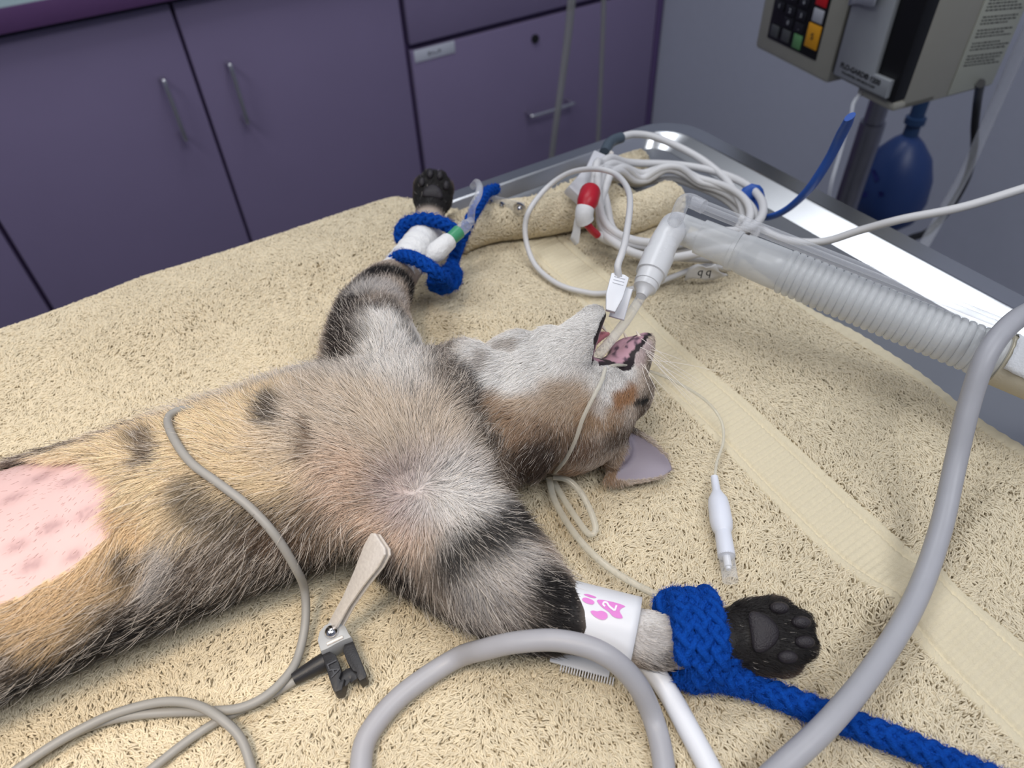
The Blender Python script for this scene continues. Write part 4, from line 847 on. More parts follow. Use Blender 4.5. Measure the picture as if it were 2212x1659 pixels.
def block(name, p, q, w, h, m, parent, b=0.0015):
    p, q = np.array(p), np.array(q); ex = (q - p) / np.linalg.norm(q - p); vz = -ray(1280, 380); vz = vz / np.linalg.norm(vz); ey = np.cross(vz, ex); ey /= np.linalg.norm(ey); ez = np.cross(ex, ey)
    return box(name, (0, -w / 2, -h), (np.linalg.norm(q - p), w / 2, 0), m, parent, b, frame(ex, ey, ez, p))
m_conn = mat('pale_connector', lin(206, 206, 212), 0.4, var=0.03)
b1_ = block('connector_block', U(1306, 332, 0.044), U(1284, 382, 0.040), 0.017, 0.009, m_conn, cc); b2_ = block('connector_block', U(1292, 378, 0.041), U(1252, 424, 0.036), 0.021, 0.010, m_conn, cc)
for k in (0.25, 0.75): block('thumb_screw', U(1306, 332, 0.044) * (1 - k) + U(1284, 382, 0.040) * k + np.array([0.010, 0.002, 0.001]), U(1306, 332, 0.044) * (1 - k) + U(1284, 382, 0.040) * k + np.array([0.013, 0.004, 0.001]), 0.003, 0.003, m_nickel, b1_, 0.0005)
rp = path([(1277, 408, 0.047), (1271, 430, 0.046), (1263, 455, 0.042), (1263, 475, 0.036), (1276, 494, 0.029), (1291, 508, 0.022)], 0.0012); nr = len(rp); tt = np.linspace(0, 1, nr)
tube('red_plug', rp, 0.0026 + 0.0046 * sstep(0.62, 0.30, tt) * np.sqrt(np.clip(1 - (np.clip(0.12 - tt, 0, 1) / 0.13) ** 2, 0.05, 1)), m_red, cc, 20)
wr = rp[int(nr * 0.44):int(nr * 0.66)]; tw = tube('label_wrap', wr, 0.0062, m_tagp, cc, 18)
paper_flag('label_tail', tw, [U(1243, 470, 0.038), U(1258, 472, 0.038), U(1250, 528, 0.020), U(1232, 520, 0.020)], m_tagp)
# ------------------------------------------------------------------ blue cable strap by the rim
st = path([(1612, 452, 0.014), (1612, 425, 0.020), (1627, 414, 0.024), (1638, 428, 0.018), (1634, 458, 0.012), (1655, 470, 0.014), (1700, 452, 0.022), (1748, 408, 0.040), (1790, 345, 0.062), (1817, 292, 0.082), (1836, 252, 0.100)], 0.003)
ns = len(st); wv = np.interp(np.linspace(0, 1, ns), [0, 0.15, 0.4, 0.62, 0.75, 0.9, 1], [0.0060, 0.0060, 0.0055, 0.0060, 0.0056, 0.0060, 0.0040])
bs = tube('cable_strap', st, np.stack([np.full(ns, 0.0020), wv], 1), m_blue_strap, None, 12); tag(bs, 'blue flat strap looped round a cable, curving up past the steel rim', 'strap')
# ------------------------------------------------------------------ hoses and cables on the towel
h1 = tube('pressure_hose', path([(1000, 2250, 0.006), (860, 1950, 0.006), (790, 1760, 0.006), (780, 1650, 0.006), (800, 1580, 0.006), (870, 1500, 0.006), (980, 1425, 0.008), (1050, 1402, 0.022), (1120, 1387, 0.030), (1210, 1384, 0.034), (1300, 1410, 0.033), (1370, 1470, 0.022), (1410, 1550, 0.008), (1432, 1640, 0.006), (1440, 1760, 0.006), (1430, 1950, 0.006), (1380, 2250, 0.006)]), 0.0043, m_hose, None, 16)
tag(h1, 'grey rubber hose arching up beside the pressure cuff at the bottom edge', 'hose')
h2 = tube('pressure_hose', path([(2330, 620, 0.070), (2240, 664, 0.077), (2180, 703, 0.080), (2130, 770, 0.074), (2092, 880, 0.056), (2062, 1010, 0.036), (2030, 1150, 0.023), (1975, 1300, 0.018), (1890, 1440, 0.018), (1790, 1562, 0.0195), (1680, 1665, 0.018), (1590, 1750, 0.020), (1480, 1860, 0.022), (1300, 2050, 0.018)]), 0.0047, m_hose, None, 16)
tag(h2, 'thick grey hose crossing over the corrugated tube and down the right side', 'hose')
cA = tube('lead_cable', resample(catmull([off(onk(425, 893), 0.0025), off(onk(395, 905), 0.0045)] + [off(onk(*p), 0.0045) for p in [(372, 922), (382, 958), (420, 1010), (480, 1052), (545, 1098)]] + [off(onk(598, 1150), 0.005), off(onk(635, 1205), 0.006)] + US([(658, 1275, 0.018), (660, 1340, 0.010), (648, 1405, 0.006), (628, 1450, 0.007), (579, 1500, 0.0078), (520, 1529, 0.0075), (452, 1536, 0.0055), (375, 1538, 0.0035), (290, 1545, 0.0035), (217, 1561, 0.0035), (149, 1590, 0.0035), (81, 1631, 0.0035), (0, 1690, 0.0035), (-200, 1830, 0.0035), (-480, 1990, 0.0035)]), 8), 0.0025), 0.0019, m_cable, None, 12)
tag(cA, 'grey cable draped across the belly, then curving down to the lower left', 'cable')
cB = tube('lead_cable', path([(720, 2150, 0.003), (610, 1900, 0.003), (560, 1740, 0.003), (543, 1659, 0.0035), (520, 1595, 0.007), (479, 1554, 0.0095), (430, 1525, 0.0095), (375, 1515, 0.0085), (316, 1522, 0.007), (244, 1543, 0.0065), (181, 1572, 0.0065), (117, 1608, 0.0065), (40, 1660, 0.006), (-40, 1720, 0.006), (-230, 1855, 0.006), (-520, 2020, 0.005)]), 0.0019, m_cable, None, 12)
tag(cB, 'grey cable humped over the other two at the bottom left', 'cable')
# ------------------------------------------------------------------ electrode clip
ec = empty('electrode_clip', U(720, 1370, 0.0), 'nickel paddle electrode clip with black spring handles, resting on the flank', 'electrode clip')
tube('cable', path([(645, 1466, 0.006), (633, 1473, 0.005), (588, 1500, 0.0035), (520, 1534, 0.003), (470, 1558, 0.003), (407, 1599, 0.003), (330, 1659, 0.003), (230, 1740, 0.003), (20, 1920, 0.003), (-250, 2150, 0.003)]), 0.0018, m_cable, ec, 12)
Z0 = 0.008
Pp, Pt = U(716, 1366, 0.009), off(onk(850, 1164), 0.0085); dx_ = (Pt - Pp) / np.linalg.norm(Pt - Pp); PLn = np.linalg.norm(Pt - Pp)
wx = np.cross([0, 0, 1.0], dx_); wx /= np.linalg.norm(wx); nz = np.cross(dx_, wx)
pol = [(-0.004, -0.0030), (PLn * 0.35, -0.0028), (PLn * 0.6, -0.0042), (PLn * 0.85, -0.0064), (PLn * 0.97, -0.0062), (PLn, -0.0044), (PLn, 0.0044), (PLn * 0.97, 0.0062), (PLn * 0.85, 0.0064), (PLn * 0.6, 0.0042), (PLn * 0.35, 0.0028), (-0.004, 0.0030)]
prism('paddle', pol, 0.0014, m_nickel, ec, frame(dx_, wx, nz, Pp + nz * 0.0005), 0.0005)
Pq = Pp - nz * 0.0012; prism('lower_paddle', [(x * 0.985, y) for x, y in pol], 0.0012, m_nickel, ec, frame(dx_, wx, nz, Pq - nz * 0.001), 0.0004)
O_ = U(716, 1366, 0.010); ux = U(760, 1350, 0.0) - U(700, 1372, 0.0); ux /= np.linalg.norm(ux); uy = np.cross([0, 0, 1.0], ux)
def clip2d(pxs): return [((p_ - O_) @ ux, (p_ - O_) @ uy) for p_ in (U(x, y, 0.010) for x, y in pxs)]
MH = frame(ux, uy, (0, 0, 1), (O_[0], O_[1], 0.0))
def zc(x, y): return (580 + x / 3.77, 1100 + y / 3.77)
prism('hinge_plate', clip2d([zc(*p) for p in [(440, 1190), (415, 1100), (430, 1030), (470, 980), (530, 950), (590, 950), (640, 985), (665, 1040), (690, 1075), (620, 1100), (560, 1130), (500, 1165)]]), 0.0098, m_gplast, ec, MH, 0.0004, 0.004)
hb = prism('handle', clip2d([zc(*p) for p in [(440, 1192), (500, 1165), (550, 1195), (575, 1250), (598, 1330), (580, 1385), (595, 1400), (625, 1390), (600, 1480), (548, 1495), (530, 1480), (500, 1390)]]), 0.0075, m_bplast, ec, MH, 0.0003, 0.0035)
prism('handle', clip2d([zc(*p) for p in [(620, 1105), (690, 1078), (745, 1210), (800, 1350), (795, 1375), (745, 1402), (715, 1360), (720, 1330), (690, 1318), (640, 1240), (608, 1160)]]), 0.0070, m_bplast, ec, MH, 0.0003, 0.0035)
sp_ = [zc(*p) for p in [(590, 1410), (615, 1390), (640, 1355), (670, 1342), (700, 1350), (722, 1390)]]
tube('spring_link', resample(catmull([U(x, y, 0.008) for x, y in sp_], 8), 0.001), np.array([0.0011, 0.0028]) * np.ones((len(resample(catmull([U(x, y, 0.008) for x, y in sp_], 8), 0.001)), 1)), m_bplast, ec, 10)
lathe('pivot_ball', U(*zc(515, 1005), 0.0136), (0, 0, 1), [(0, 0.0030), (0.0012, 0.0029), (0.0022, 0.0023), (0.0030, 0.0012), (0.0032, 0.0002)], m_chrome, ec, 20, True, 60)
tube('spring_pin', [U(*zc(478, 1100), 0.0140), U(*zc(605, 1040), 0.0140)], 0.0008, m_nickel, ec, 8)
s0, s1 = U(*zc(465, 1235), 0.0068), U(*zc(205, 1385), 0.0062)
lathe('strain_relief', s0, s1 - s0, [(0, 0.0038), (0.004, 0.0036), (np.linalg.norm(s1 - s0), 0.0026)], m_bplast, ec, 18)
la0 = U(*zc(528, 1300), 0.0112); lx = U(*zc(550, 1345), 0.0112) - U(*zc(505, 1225), 0.0112); lx /= np.linalg.norm(lx)
text_obj('lead_marking', 'LA', 0.0060, frame(lx, np.cross([0, 0, 1.0], lx), (0, 0, 1), la0), mat('dark_grey_moulding', lin(62, 62, 66), 0.35, var=0), hb, 0.00035)
# ------------------------------------------------------------------ pressure cuff
pc = empty('pressure_cuff', U(1290, 1345, 0.0), 'white blood pressure cuff with pink paw print and 2, round the foreleg', 'pressure cuff')
K0, K1 = U(1214, 1322, 0.019), U(1368, 1362, 0.018); KX = (K1 - K0) / np.linalg.norm(K1 - K0); KL = np.linalg.norm(K1 - K0)
m_cuff = mat('white_vinyl_cuff', lin(228, 230, 236), 0.38, var=0.02)
kz = np.array([0, 0, 1.0]) - KX[2] * KX; kz /= np.linalg.norm(kz); ks = np.cross(KX, kz)
if ks[1] > 0: ks = -ks                                   # towards the camera
def shell(name, prof, x0, x1, th, m, parent, n=10):
    V = []; P = catmull([(a, b, 0) for a, b in prof], 6); F = []
    for i in range(n + 1):
        for a, b, _ in P: V.append(K0 + KX * (x0 + (x1 - x0) * i / n) + ks * a + kz * b)
    k = len(P); F = [(i * k + j, i * k + j + 1, (i + 1) * k + j + 1, (i + 1) * k + j) for i in range(n) for j in range(k - 1)]
    o = mesh_obj(name, V, F, m, parent, True, 0); s = o.modifiers.new('thickness', 'SOLIDIFY'); s.thickness = th; s.offset = 0
    return o, V, F
shell('inner_wrap', [(0.004, 0.0115), (-0.0075, 0.0095), (-0.0125, 0.0), (-0.0085, -0.009), (0.0, -0.0120), (0.0085, -0.009), (0.0120, 0.0), (0.0092, 0.0072)], 0.0005, KL + 0.001, 0.0012, m_cuff, pc)
ow, oV, oF = shell('outer_flap', [(-0.0125, 0.001), (-0.0105, 0.0080), (-0.004, 0.0126), (0.0040, 0.0116), (0.0090, 0.0085), (0.0130, 0.0042), (0.0162, 0.0)], -0.001, KL + 0.001, 0.0016, m_cuff, pc)
obv = BVHTree.FromPolygons([tuple(v) for v in oV], oF)
def onf(px, py):
    d = Vector(ray(px, py)).normalized(); h = obv.ray_cast(Vector(CPOS), d)
    if h[0] is None: h = obv.find_nearest(Vector(U(px, py, 0.024)))
    return np.array(h[0]) - np.array(d) * 0.0012
m_pink = mat('pink_print', lin(222, 130, 208), 0.45, var=0.02); m_wprint = mat('white_print', lin(240, 236, 246), 0.45, var=0)
def zp(x, y): return (1190 + x / 8.733, 1250 + y / 8.733)
def printed(name, pts, m, parent, lift=0.0):
    pts = catmull([(*zp(x, y), 0) for x, y in pts], 5, True)[:, :2]; c = pts.mean(0); n = len(pts); V = [onf(*c)]; F = []
    for r in (0.35, 0.7, 1.0): V += [onf(*(c + (p - c) * r)) for p in pts]
    V = [v + (CPOS - v) / np.linalg.norm(CPOS - v) * lift for v in V]
    for j in range(n):
        l = (j + 1) % n; F.append((0, 1 + j, 1 + l))
        for k in range(2): F.append((1 + k * n + j, 1 + (k + 1) * n + j, 1 + (k + 1) * n + l, 1 + k * n + l))
    return mesh_obj(name, V, F, m, parent, True, 0)
printed('print_toe', [(620, 300), (700, 290), (850, 345), (830, 365), (740, 350)], m_pink, ow)
printed('print_toe', [(590, 380), (650, 355), (760, 390), (820, 440), (790, 485), (700, 470), (620, 430)], m_pink, ow)
printed('print_toe', [(750, 620), (800, 600), (870, 615), (960, 605), (1050, 650), (1070, 720), (1000, 775), (900, 755), (800, 690)], m_pink, ow)
big = printed('print_pad', [(870, 420), (930, 395), (1080, 420), (1250, 460), (1400, 520), (1330, 560), (1300, 620), (1355, 735), (1260, 745), (1160, 700), (1090, 620), (960, 530)], m_pink, ow)
two = [[zp(*p) for p in L] for L in ([(1020, 520), (985, 480), (1010, 440), (1060, 455), (1095, 510), (1150, 560), (1205, 600)], [(1205, 600), (1222, 550), (1240, 500)])]
V2, F2 = [], []
for L in two:
    P = catmull([(x, y, 0) for x, y in L], 8)[:, :2]; T = np.gradient(P, axis=0); T /= np.linalg.norm(T, axis=1, keepdims=True); Nn = np.stack([-T[:, 1], T[:, 0]], 1); b = len(V2)
    for p, n_v in zip(P, Nn):
        for s in (-1, 1):
            v = onf(*(p + n_v * s * 2.1)); V2.append(v + (CPOS - v) / np.linalg.norm(CPOS - v) * 0.0003)
    F2 += [(b + 2 * i, b + 2 * i + 1, b + 2 * i + 3, b + 2 * i + 2) for i in range(len(P) - 1)]
mesh_obj('size_number', V2, F2, m_wprint, ow, True, 0)
# hook strip underneath with its comb of hooks
V3, F3 = [], []
box('hook_strip', (-0.001, 0.002, -0.0135), (KL - 0.006, 0.0165, -0.0122), m_cuff, pc, 0.0004, frame(KX, ks, kz, K0))
for k in range(20):
    box('hook_rib', (0.004 + k * 0.00115, 0.0160, -0.0136), (0.0045 + k * 0.00115, 0.0190, -0.0123), m_cuff, pc, 0, frame(KX, ks, kz, K0))
tube('cuff_hose', path([(1330, 1370, 0.014), (1352, 1388, 0.013), (1392, 1425, 0.010), (1440, 1490, 0.007), (1490, 1580, 0.006), (1535, 1665, 0.006), (1580, 1760, 0.006), (1640, 1900, 0.006), (1700, 2150, 0.006)]), 0.0044, m_wplast, pc, 16)
# ------------------------------------------------------------------ blue ropes
def rope_part(name, P, R, parent, fuzz=1400, pitch=5.0):
    P = resample(np.asarray(P), R * 0.30); T, N, B = frames(P); s = np.r_[0, np.cumsum(np.linalg.norm(np.diff(P, axis=0), axis=1))]
    V, F = tube_geo(P, R * 0.72, 10); V = list(V); F = list(F)
    for k in range(8):
        sg = 1 if k % 2 else -1; ph = 2 * PI * (k // 2) / 4 + (0.4 if sg > 0 else 0); a = ph + sg * 2 * PI * s / (R * pitch)
        rad = R * (0.70 + 0.10 * sg * np.sin(2 * a))
        Q = P + N * (np.cos(a) * rad)[:, None] + B * (np.sin(a) * rad)[:, None]
        v, f = tube_geo(Q, R * 0.34, 6, base=len(V)); V += list(v); F += list(f)
    o = mesh_obj(name, V, F, m_rope, parent, True, 0)
    if fuzz:
        i = RNG.integers(0, len(P), fuzz); a = RNG.uniform(0, 2 * PI, fuzz); n = N[i] * np.cos(a)[:, None] + B[i] * np.sin(a)[:, None]
        d = n * RNG.uniform(0.5, 1, (fuzz, 1)) + T[i] * RNG.normal(0, 0.8, (fuzz, 1)); L = RNG.uniform(0.0010, 0.0026, (fuzz, 1)); q = P[i] + n * R * 0.9
        K = np.stack([q, q + d * L * 0.5 + RNG.normal(0, 0.0002, (fuzz, 3)), q + d * L + RNG.normal(0, 0.0004, (fuzz, 3))], 1)
        hair_obj('rope_fuzz', K, np.array([0.00007, 0.00006, 0.00003]), np.tile(np.array(lin(30, 86, 186)), (fuzz, 1)) * RNG.uniform(0.5, 1.2, (fuzz, 1)), m_fuzz, o)
    return o
def wrap(c0, c1, rx, rz, turns, a0, n=80, tilt=0.0):     # helical wrap about an axis
    c0, c1 = np.array(c0), np.array(c1); ax = (c1 - c0) / np.linalg.norm(c1 - c0); z = np.array([0, 0, 1.0]) - ax[2] * ax; z /= np.linalg.norm(z); s = np.cross(ax, z)
    t = np.linspace(0, 1, n); a = a0 + 2 * PI * turns * t
    return c0 + (c1 - c0) * t[:, None] + s * (np.cos(a) * rx)[:, None] + z * (np.sin(a) * rz)[:, None] + ax * (tilt * np.sin(a))[:, None]
rn = empty('leg_tie_rope', U(1500, 1390, 0.0), 'blue braided rope wrapped round the near wrist, its tail running to the lower right', 'rope')
axn = (U(1462, 1382, 0.0165), U(1552, 1376, 0.0165))
rope_part('wrap', wrap(axn[0], axn[1], 0.0160, 0.0152, 2.9, 0.6, 110), 0.0050, rn, 5000, 5.0)
rope_part('knot', [U(1440, 1330, 0.020), U(1436, 1306, 0.022), U(1450, 1292, 0.022), U(1472, 1300, 0.026), U(1486, 1340, 0.031)], 0.0052, rn, 1500)
rope_part('knot', [U(1475, 1448, 0.013), U(1490, 1462, 0.010), U(1530, 1462, 0.010), U(1560, 1440, 0.014), U(1575, 1415, 0.016)], 0.0056, rn, 1800)
rope_part('knot', [U(1500, 1425, 0.021), U(1530, 1450, 0.018), U(1580, 1468, 0.013), U(1615, 1478, 0.009)], 0.0055, rn, 1500)
rope_part('tail', catmull([U(1560, 1455, 0.012), U(1615, 1478, 0.0075), U(1700, 1510, 0.006), U(1790, 1545, 0.006), U(1900, 1585, 0.006), U(2000, 1625, 0.006), U(2120, 1675, 0.006), U(2260, 1730, 0.006), U(2480, 1815, 0.006), U(2800, 1930, 0.006)], 10), 0.0051, rn, 6000)
rope_part('loose_strand', [U(1722, 1518, 0.007), U(1738, 1535, 0.006), U(1746, 1552, 0.004)], 0.0026, rn, 400)
rf = empty('leg_tie_rope', U(940, 560, 0.0), 'blue braided rope hitched twice round the far foreleg over white tape', 'rope')
FA = np.array(FAR_ARM)[:, :3]
w2 = catmull([U(848, 578, 0.030), U(852, 562, 0.039), U(872, 553, 0.046), U(905, 563, 0.049), U(935, 583, 0.046), U(955, 600, 0.038), U(965, 612, 0.026)], 8)
rope_part('hitch', w2, 0.0042, rf, 1500)
w1 = catmull([U(868, 522, 0.030), U(864, 500, 0.036), U(880, 481, 0.042), U(918, 473, 0.046), U(955, 482, 0.045), U(978, 497, 0.041), U(985, 520, 0.034), U(980, 545, 0.024)], 8)
rope_part('hitch', w1, 0.0042, rf, 1500)
rope_part('knot', catmull([U(972, 572, 0.020), U(985, 590, 0.018), U(980, 612, 0.017), U(955, 622, 0.018), U(935, 612, 0.022), U(950, 595, 0.030), U(972, 585, 0.028)], 6), 0.0044, rf, 1500)
rope_part('lead', catmull([U(968, 590, 0.018), U(980, 560, 0.018), U(995, 522, 0.020), U(1015, 475, 0.034), U(1035, 440, 0.037), U(1052, 415, 0.036), U(1072, 408, 0.032)], 8), 0.0040, rf, 1500)
# ------------------------------------------------------------------ catheter under white tape
ct = empty('intravenous_catheter', U(920, 560, 0.0), 'white taped catheter on the far foreleg with green plug and clear line', 'catheter')
m_tape = mat('white_cloth_tape', lin(236, 236, 236), 0.7, var=0.03, vscale=200, bump=0.5, bscale=350)
tp0, tp1 = np.array([0.131, 0.3585, 0.0315]), np.array([0.170, 0.3895, 0.0320])
tpp = np.array([tp0 + (tp1 - tp0) * k for k in np.linspace(0, 1, 26)])
rr_ = 0.0122 - 0.0012 * np.linspace(0, 1, 26) + 0.0004 * np.sin(np.linspace(0, 40, 26))
tube('tape', tpp, np.stack([rr_, rr_], 1), m_tape, ct, 28)
hub0, hub1 = U(925, 560, 0.043), U(972, 518, 0.046); hx = (hub1 - hub0) / np.linalg.norm(hub1 - hub0); hl = np.linalg.norm(hub1 - hub0)
lathe('taped_hub', hub0, hx, [(0, 0.002), (0.003, 0.0052), (0.008, 0.0066), (hl - 0.001, 0.0056), (hl, 0.0050)], m_tape, ct, 22)
lathe('green_plug', hub1 - hx * 0.001, hx, [(0, 0.0036), (0.0005, 0.0042), (0.010, 0.0046), (0.0105, 0.0040)], m_green, ct, 20)
g1 = hub1 + hx * 0.009
lathe('luer_lock', g1, hx, [(0, 0.0040), (0.008, 0.0042), (0.0082, 0.0032), (0.013, 0.0026)], m_clear, ct, 20)
tube('line', resample(catmull([g1 + hx * 0.012, U(1020, 448, 0.058), U(1032, 425, 0.062), U(1036, 405, 0.063), U(1030, 394, 0.060), U(1022, 402, 0.054)], 8), 0.0015), 0.0024, m_clear, ct, 14)
# ------------------------------------------------------------------ clear snap strap holding the rope
ss = empty('snap_strap', U(1090, 440, 0.02), 'short clear vinyl strap with chrome snaps on the rolled towel edge', 'strap')
S0, S1 = U(1048, 432, 0.027), U(1135, 452, 0.0275); sx = (S1 - S0) / np.linalg.norm(S1 - S0); sy = np.array([0, 0, 1.0]) * 0.8 - ray(1090, 440) / np.linalg.norm(ray(1090, 440)) * 0; sy -= sy @ sx * sx; sy /= np.linalg.norm(sy); sz = np.cross(sx, sy)
if sz[1] > 0: sz = -sz
Ls = np.linalg.norm(S1 - S0)
box('strap', (0, -0.0055, 0), (Ls, 0.0055, 0.0012), m_clear, ss, 0.0004, frame(sx, sy, sz, S0))
for k, r in ((0.18, 0.0022), (0.45, 0.0026), (0.88, 0.0052)):
    lathe('snap', S0 + sx * Ls * k + sz * 0.001, sz, [(0, r), (0.0008, r), (0.0012, r * 0.7), (0.0008, r * 0.45), (0.0024, r * 0.4), (0.0028, r * 0.15)], m_chrome, ss, 22)
# ------------------------------------------------------------------ infusion pump on its pole
PA = math.radians(-8.6); pe2 = np.array([math.cos(PA), math.sin(PA), 0]); pe1 = np.array([math.sin(PA), -math.cos(PA), 0])
_d = ray(1920, 245); PC0 = CPOS + _d / np.linalg.norm(_d) * 0.85
MP = frame(-pe1, pe2, (0, 0, 1), PC0)                    # x: across the front, away from the camera; y: depth; z: up
m_pump = mat('beige_pump_case', lin(158, 156, 146), 0.45, var=0.03); m_pumpd = mat('pump_black', lin(16, 16, 20), 0.4, var=0); m_door = mat('grey_metal_door', lin(160, 164, 168), 0.38, metal=0.3, var=0.04)
ip = empty('infusion_pump', PC0 + pe2 * 0.07 - pe1 * 0.1, 'beige infusion pump with black keypad and coloured keys, clamped to a pole', 'infusion pump')
def pbox(name, lo, hi, m, parent=ip, bev=0.003): return box(name, lo, hi, m, parent, bev, MP)
pbox('case', (0.0, 0.016, 0.0), (0.2127, 0.139, 0.27), m_pump)
pbox('case_foot', (0.0, 0.004, 0.0), (0.050, 0.060, 0.009), m_pump, ip, 0.003)
pbox('keypad_housing', (0.088, 0.0, -0.003), (0.2127, 0.03, 0.27), m_pump, ip, 0.005)
kp = pbox('keypad', (0.1115, -0.001, 0.0145), (0.1935, 0.004, 0.25), m_pumpd, ip, 0.0008)
pbox('door_recess', (0.001, 0.001, 0.010), (0.087, 0.03, 0.265), m_pumpd, ip, 0.002)
dm = prism('door', [(0.006, 0.0134), (0.0788, 0.0123), (0.0815, 0.26), (0.033, 0.26), (0.0275, 0.030), (0.0062, 0.0305)], 0.006, m_door, ip, MP @ Matrix(((1, 0, 0, 0), (0, 0, -1, 0.001), (0, 1, 0, 0), (0, 0, 0, 1))), 0.0008)
def ptxt(name, s, x, z, size, m, parent, y=-0.0052, bold=0.0):
    return text_obj(name, s, size, MP @ Matrix.Translation((x, y, z)) @ Matrix(((-1, 0, 0, 0), (0, 0, -1, 0), (0, 1, 0, 0), (0, 0, 0, 1))), m, parent, 0.0002, 'CENTER', bold)
ptxt('model_name', 'FLO-GARD\u00ae 6200', 0.0445, 0.0245, 0.0070, m_ink, dm, -0.0052, 0.0002); ptxt('model_text', 'VOLUMETRIC INFUSION PUMP', 0.0450, 0.0185, 0.0034, m_ink, dm, -0.0052)
m_kw = mat('key_white', lin(170, 172, 180), 0.4, var=0.02); m_ky = mat('key_yellow', lin(214, 150, 30), 0.4, var=0.03); m_kr = mat('key_red', lin(200, 30, 36), 0.4, var=0.03); m_kg = mat('key_green', lin(92, 138, 92), 0.4, var=0.03); m_kd = mat('key_grey', lin(72, 74, 76), 0.4, var=0.03); m_kb = mat('key_black', lin(26, 26, 32), 0.4, var=0)
def key(x, z, w, h, m, s=None, tm=None, ts=0.006):
    k = box('key', (x - w / 2, -0.0022, z - h / 2), (x + w / 2, 0.0, z + h / 2), m, kp, 0.0006, MP)
    if s: ptxt('key_marking', s, x, z, ts, tm or m_kw, k, -0.0026)
for i, row in enumerate(('123', '456', '789')):
    for j, ch in enumerate(row): key(0.1822 - j * 0.018, 0.051 + i * 0.0135, 0.014, 0.010, m_kb, ch)
key(0.1634, 0.0389, 0.014, 0.010, m_kb, '0'); key(0.1455, 0.0385, 0.014, 0.010, m_kb, '.')
key(0.1821, 0.0245, 0.013, 0.0125, m_kd); key(0.1630, 0.0250, 0.013, 0.0125, m_kd); key(0.1440, 0.0246, 0.013, 0.0145, m_kg); key(0.1230, 0.0364, 0.019, 0.024, m_ky, 'S', m_ink, 0.009); key(0.1228, 0.0570, 0.015, 0.013, m_kw); key(0.1226, 0.0745, 0.016, 0.016, m_kr)
pap = paper_flag('paper_note', ip, [np.array(MP @ Vector(p)) for p in ((0.0815, -0.007, 0.0785), (0.045, -0.012, 0.090), (0.044, -0.012, 0.16), (0.081, -0.007, 0.16))], m_white_label)
lp2 = pbox('side_label', (-0.0010, 0.075, 0.003), (0.0, 0.137, 0.125), mat('label_plate', lin(170, 172, 160), 0.4, var=0.03), ip, 0.0003)
V4, F4 = [], []
for r in range(26):
    z = 0.092 - r * 0.0030 + 0.014; y = 0.081
    if r in (4, 9, 13, 17, 21): continue
    while y < 0.130 - 0.012 * ((r * 7) % 3 == 0):
        w = random.uniform(0.002, 0.006); b = len(V4); zz = z - 0.10 * (y - 0.081)
        V4 += [MP @ Vector(p) for p in ((-0.00115, y, zz), (-0.00115, y + w, zz - 0.1 * w), (-0.00115, y + w, zz + 0.0013 - 0.1 * w), (-0.00115, y, zz + 0.0013))]; F4.append((b, b + 1, b + 2, b + 3)); y += w + 0.0012
mesh_obj('label_print', V4, F4, m_ink, lp2, False)
lathe('rubber_foot', MP @ Vector((0.195, 0.03, -0.003)), (0, 0, -1), [(0, 0.007), (0.004, 0.006)], m_pumpd, ip, 16)
pbox('pole_clamp', (0.115, 0.134, 0.05), (0.163, 0.180, 0.09), m_pumpd, ip, 0.003)
PX = np.array(MP @ Vector((0.139, 0.152, 0.0)))
pl = empty('drip_stand', (PX[0], PX[1], FLOOR_Z), 'steel pole standing behind the table and carrying the pump', 'pole')
m_pole = mat('dull_pole_steel', (0.30, 0.30, 0.34), 0.3, metal=1.0, var=0.08)
tube('pole', [(PX[0], PX[1], FLOOR_Z + 0.05), (PX[0], PX[1], 0.9)], 0.0125, m_pole, pl, 24)
tube('outer_sleeve', [(PX[0], PX[1], FLOOR_Z + 0.05), (PX[0], PX[1], -0.12)], 0.0155, m_pole, pl, 24)
for k in range(5):
    a = k * 2 * PI / 5 + 0.3; c_, s_ = math.cos(a), math.sin(a)
    tube('foot', [(PX[0] + c_ * 0.01, PX[1] + s_ * 0.01, FLOOR_Z + 0.07), (PX[0] + c_ * 0.2, PX[1] + s_ * 0.2, FLOOR_Z + 0.045), (PX[0] + c_ * 0.24, PX[1] + s_ * 0.24, FLOOR_Z + 0.0)], 0.010, m_pole, pl, 12)
# ------------------------------------------------------------------ blue breathing bag behind the pole
def UD(px, py, dist): d = ray(px, py); return CPOS + d / np.linalg.norm(d) * dist
bg = empty('breathing_bag', UD(1930, 380, 1.25), 'blue rubber breathing bag hanging behind the pole under the pump', 'breathing bag')
m_bag = mat('blue_latex', lin(36, 60, 112), 0.4, var=0.08, vscale=30); m_bagd = mat('navy_print', lin(20, 28, 96), 0.5, var=0.05)
bt, bb = UD(1966, 292, 1.24), UD(1893, 500, 1.30); bx = (bb - bt); bL = np.linalg.norm(bx); bx = bx / bL
ba = lathe('bag', bt, bx, [(0.0, 0.011), (bL * 0.06, 0.022), (bL * 0.2, 0.040), (bL * 0.4, 0.051), (bL * 0.6, 0.054), (bL * 0.8, 0.047), (bL * 0.95, 0.024), (bL, 0.006)], m_bag, bg, 32, True, 80)
lathe('neck', bt + bx * 0.004, -bx, [(0, 0.011), (0.02, 0.010), (0.021, 0.014), (0.03, 0.014), (0.031, 0.010), (0.14, 0.010)], mat('navy_neck', lin(36, 62, 100), 0.45, var=0.06), bg, 20)
bbv = BVHTree.FromObject(ba, bpy.context.evaluated_depsgraph_get())
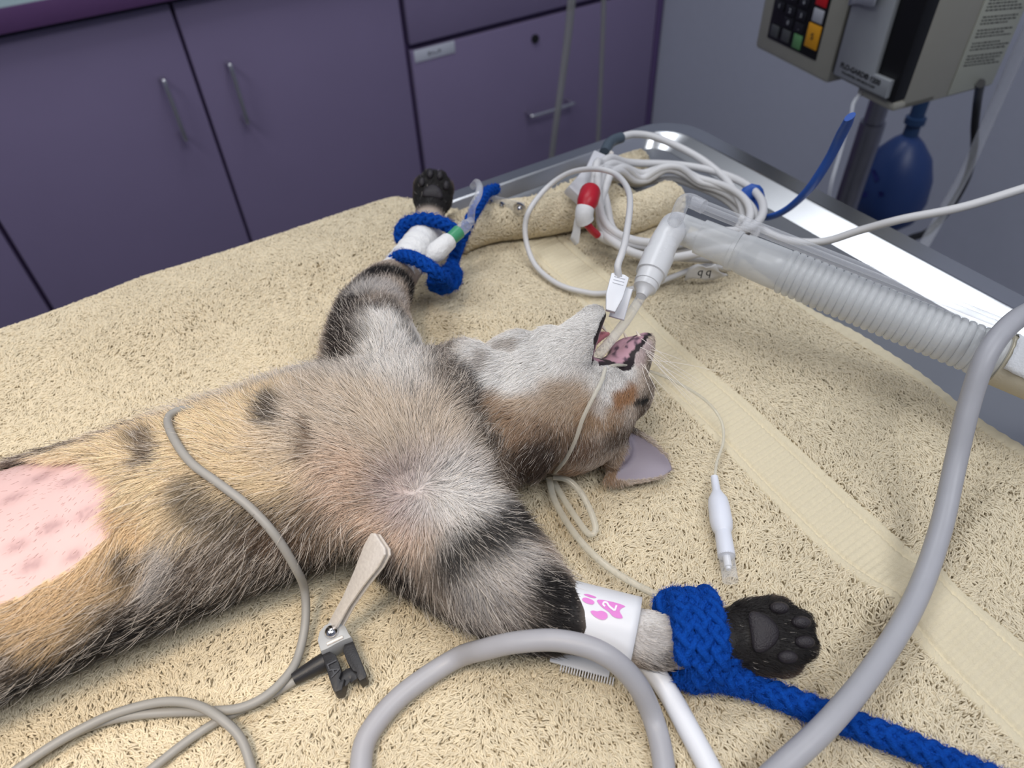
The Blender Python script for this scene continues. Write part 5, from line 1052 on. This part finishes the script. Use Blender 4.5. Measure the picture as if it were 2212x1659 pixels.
def bagprint(name, pxs):
    V = []
    for px, py in pxs:
        d = Vector(ray(px, py)).normalized(); h = bbv.ray_cast(Vector(CPOS), d, 3.0); V.append(np.array(h[0]) - np.array(d) * 0.002 if h[0] is not None else UD(px, py, 1.21))
    mesh_obj(name, V, [tuple(range(len(V)))], m_bagd, ba, False)
bagprint('bag_print', [(1864, 415), (1908, 414), (1910, 424), (1862, 426)]); bagprint('bag_print', [(1882, 368), (1890, 366), (1900, 388), (1892, 394)])
bk = tube('power_cord', catmull([UD(2118, 180, 0.93), UD(2112, 215, 1.0), UD(2106, 270, 1.05), UD(2104, 320, 1.08), UD(2088, 385, 1.1), UD(2050, 452, 1.1), UD(2005, 500, 1.1), UD(1965, 516, 1.08), UD(1930, 545, 1.05)], 8), 0.0045, mat('black_cord', lin(16, 16, 18), 0.4, var=0), None, 12)
tag(bk, 'black power cord dangling from the back of the pump', 'cord')
t1_ = tube('drip_tubing', catmull([UD(2270, -40, 0.92), UD(2210, 92, 0.95), UD(2150, 228, 0.98), UD(2085, 372, 1.0), UD(2030, 470, 1.0), UD(1990, 540, 0.98), UD(1960, 600, 0.97)], 8), 0.0062, m_clear, None, 16)
tag(t1_, 'clear drip tubing slanting down at the far right behind the table', 'tubing')
t2_ = tube('drip_tubing', catmull([np.array(MP @ Vector((0.070, 0.05, 0.0))), UD(1848, 215, 0.86), UD(1838, 250, 0.84), UD(1815, 330, 0.82), UD(1795, 400, 0.8), UD(1785, 470, 0.82)], 8), 0.0020, m_clear, None, 12)
tag(t2_, 'thin clear drip tubing hanging from the pump door beside the blue strap', 'tubing')
t3_ = tube('oxygen_tubing', catmull([UY(1240, -60, 0.95), UY(1229, 60, 0.95), UY(1216, 160, 0.95), UY(1202, 260, 0.95), UY(1189, 360, 0.96), UY(1180, 440, 0.97)], 8), np.linspace(0.0068, 0.0046, 41), clear_mat('smoky_tubing', lin(150, 150, 150), 0.42, 0.15), None, 14)
tag(t3_, 'grey translucent tubing hanging in front of the purple drawer handle', 'tubing')
t4_ = tube('oxygen_tubing', catmull([UY(1305, -60, 1.1), UY(1303, 40, 1.1), UY(1299, 150, 1.1), UY(1294, 260, 1.1), UY(1290, 340, 1.1), UY(1285, 420, 1.1)], 8), 0.0046, MATS['smoky_tubing'], None, 14)
tag(t4_, 'faint thin tubing hanging between the drawer handle and grey wall', 'tubing')
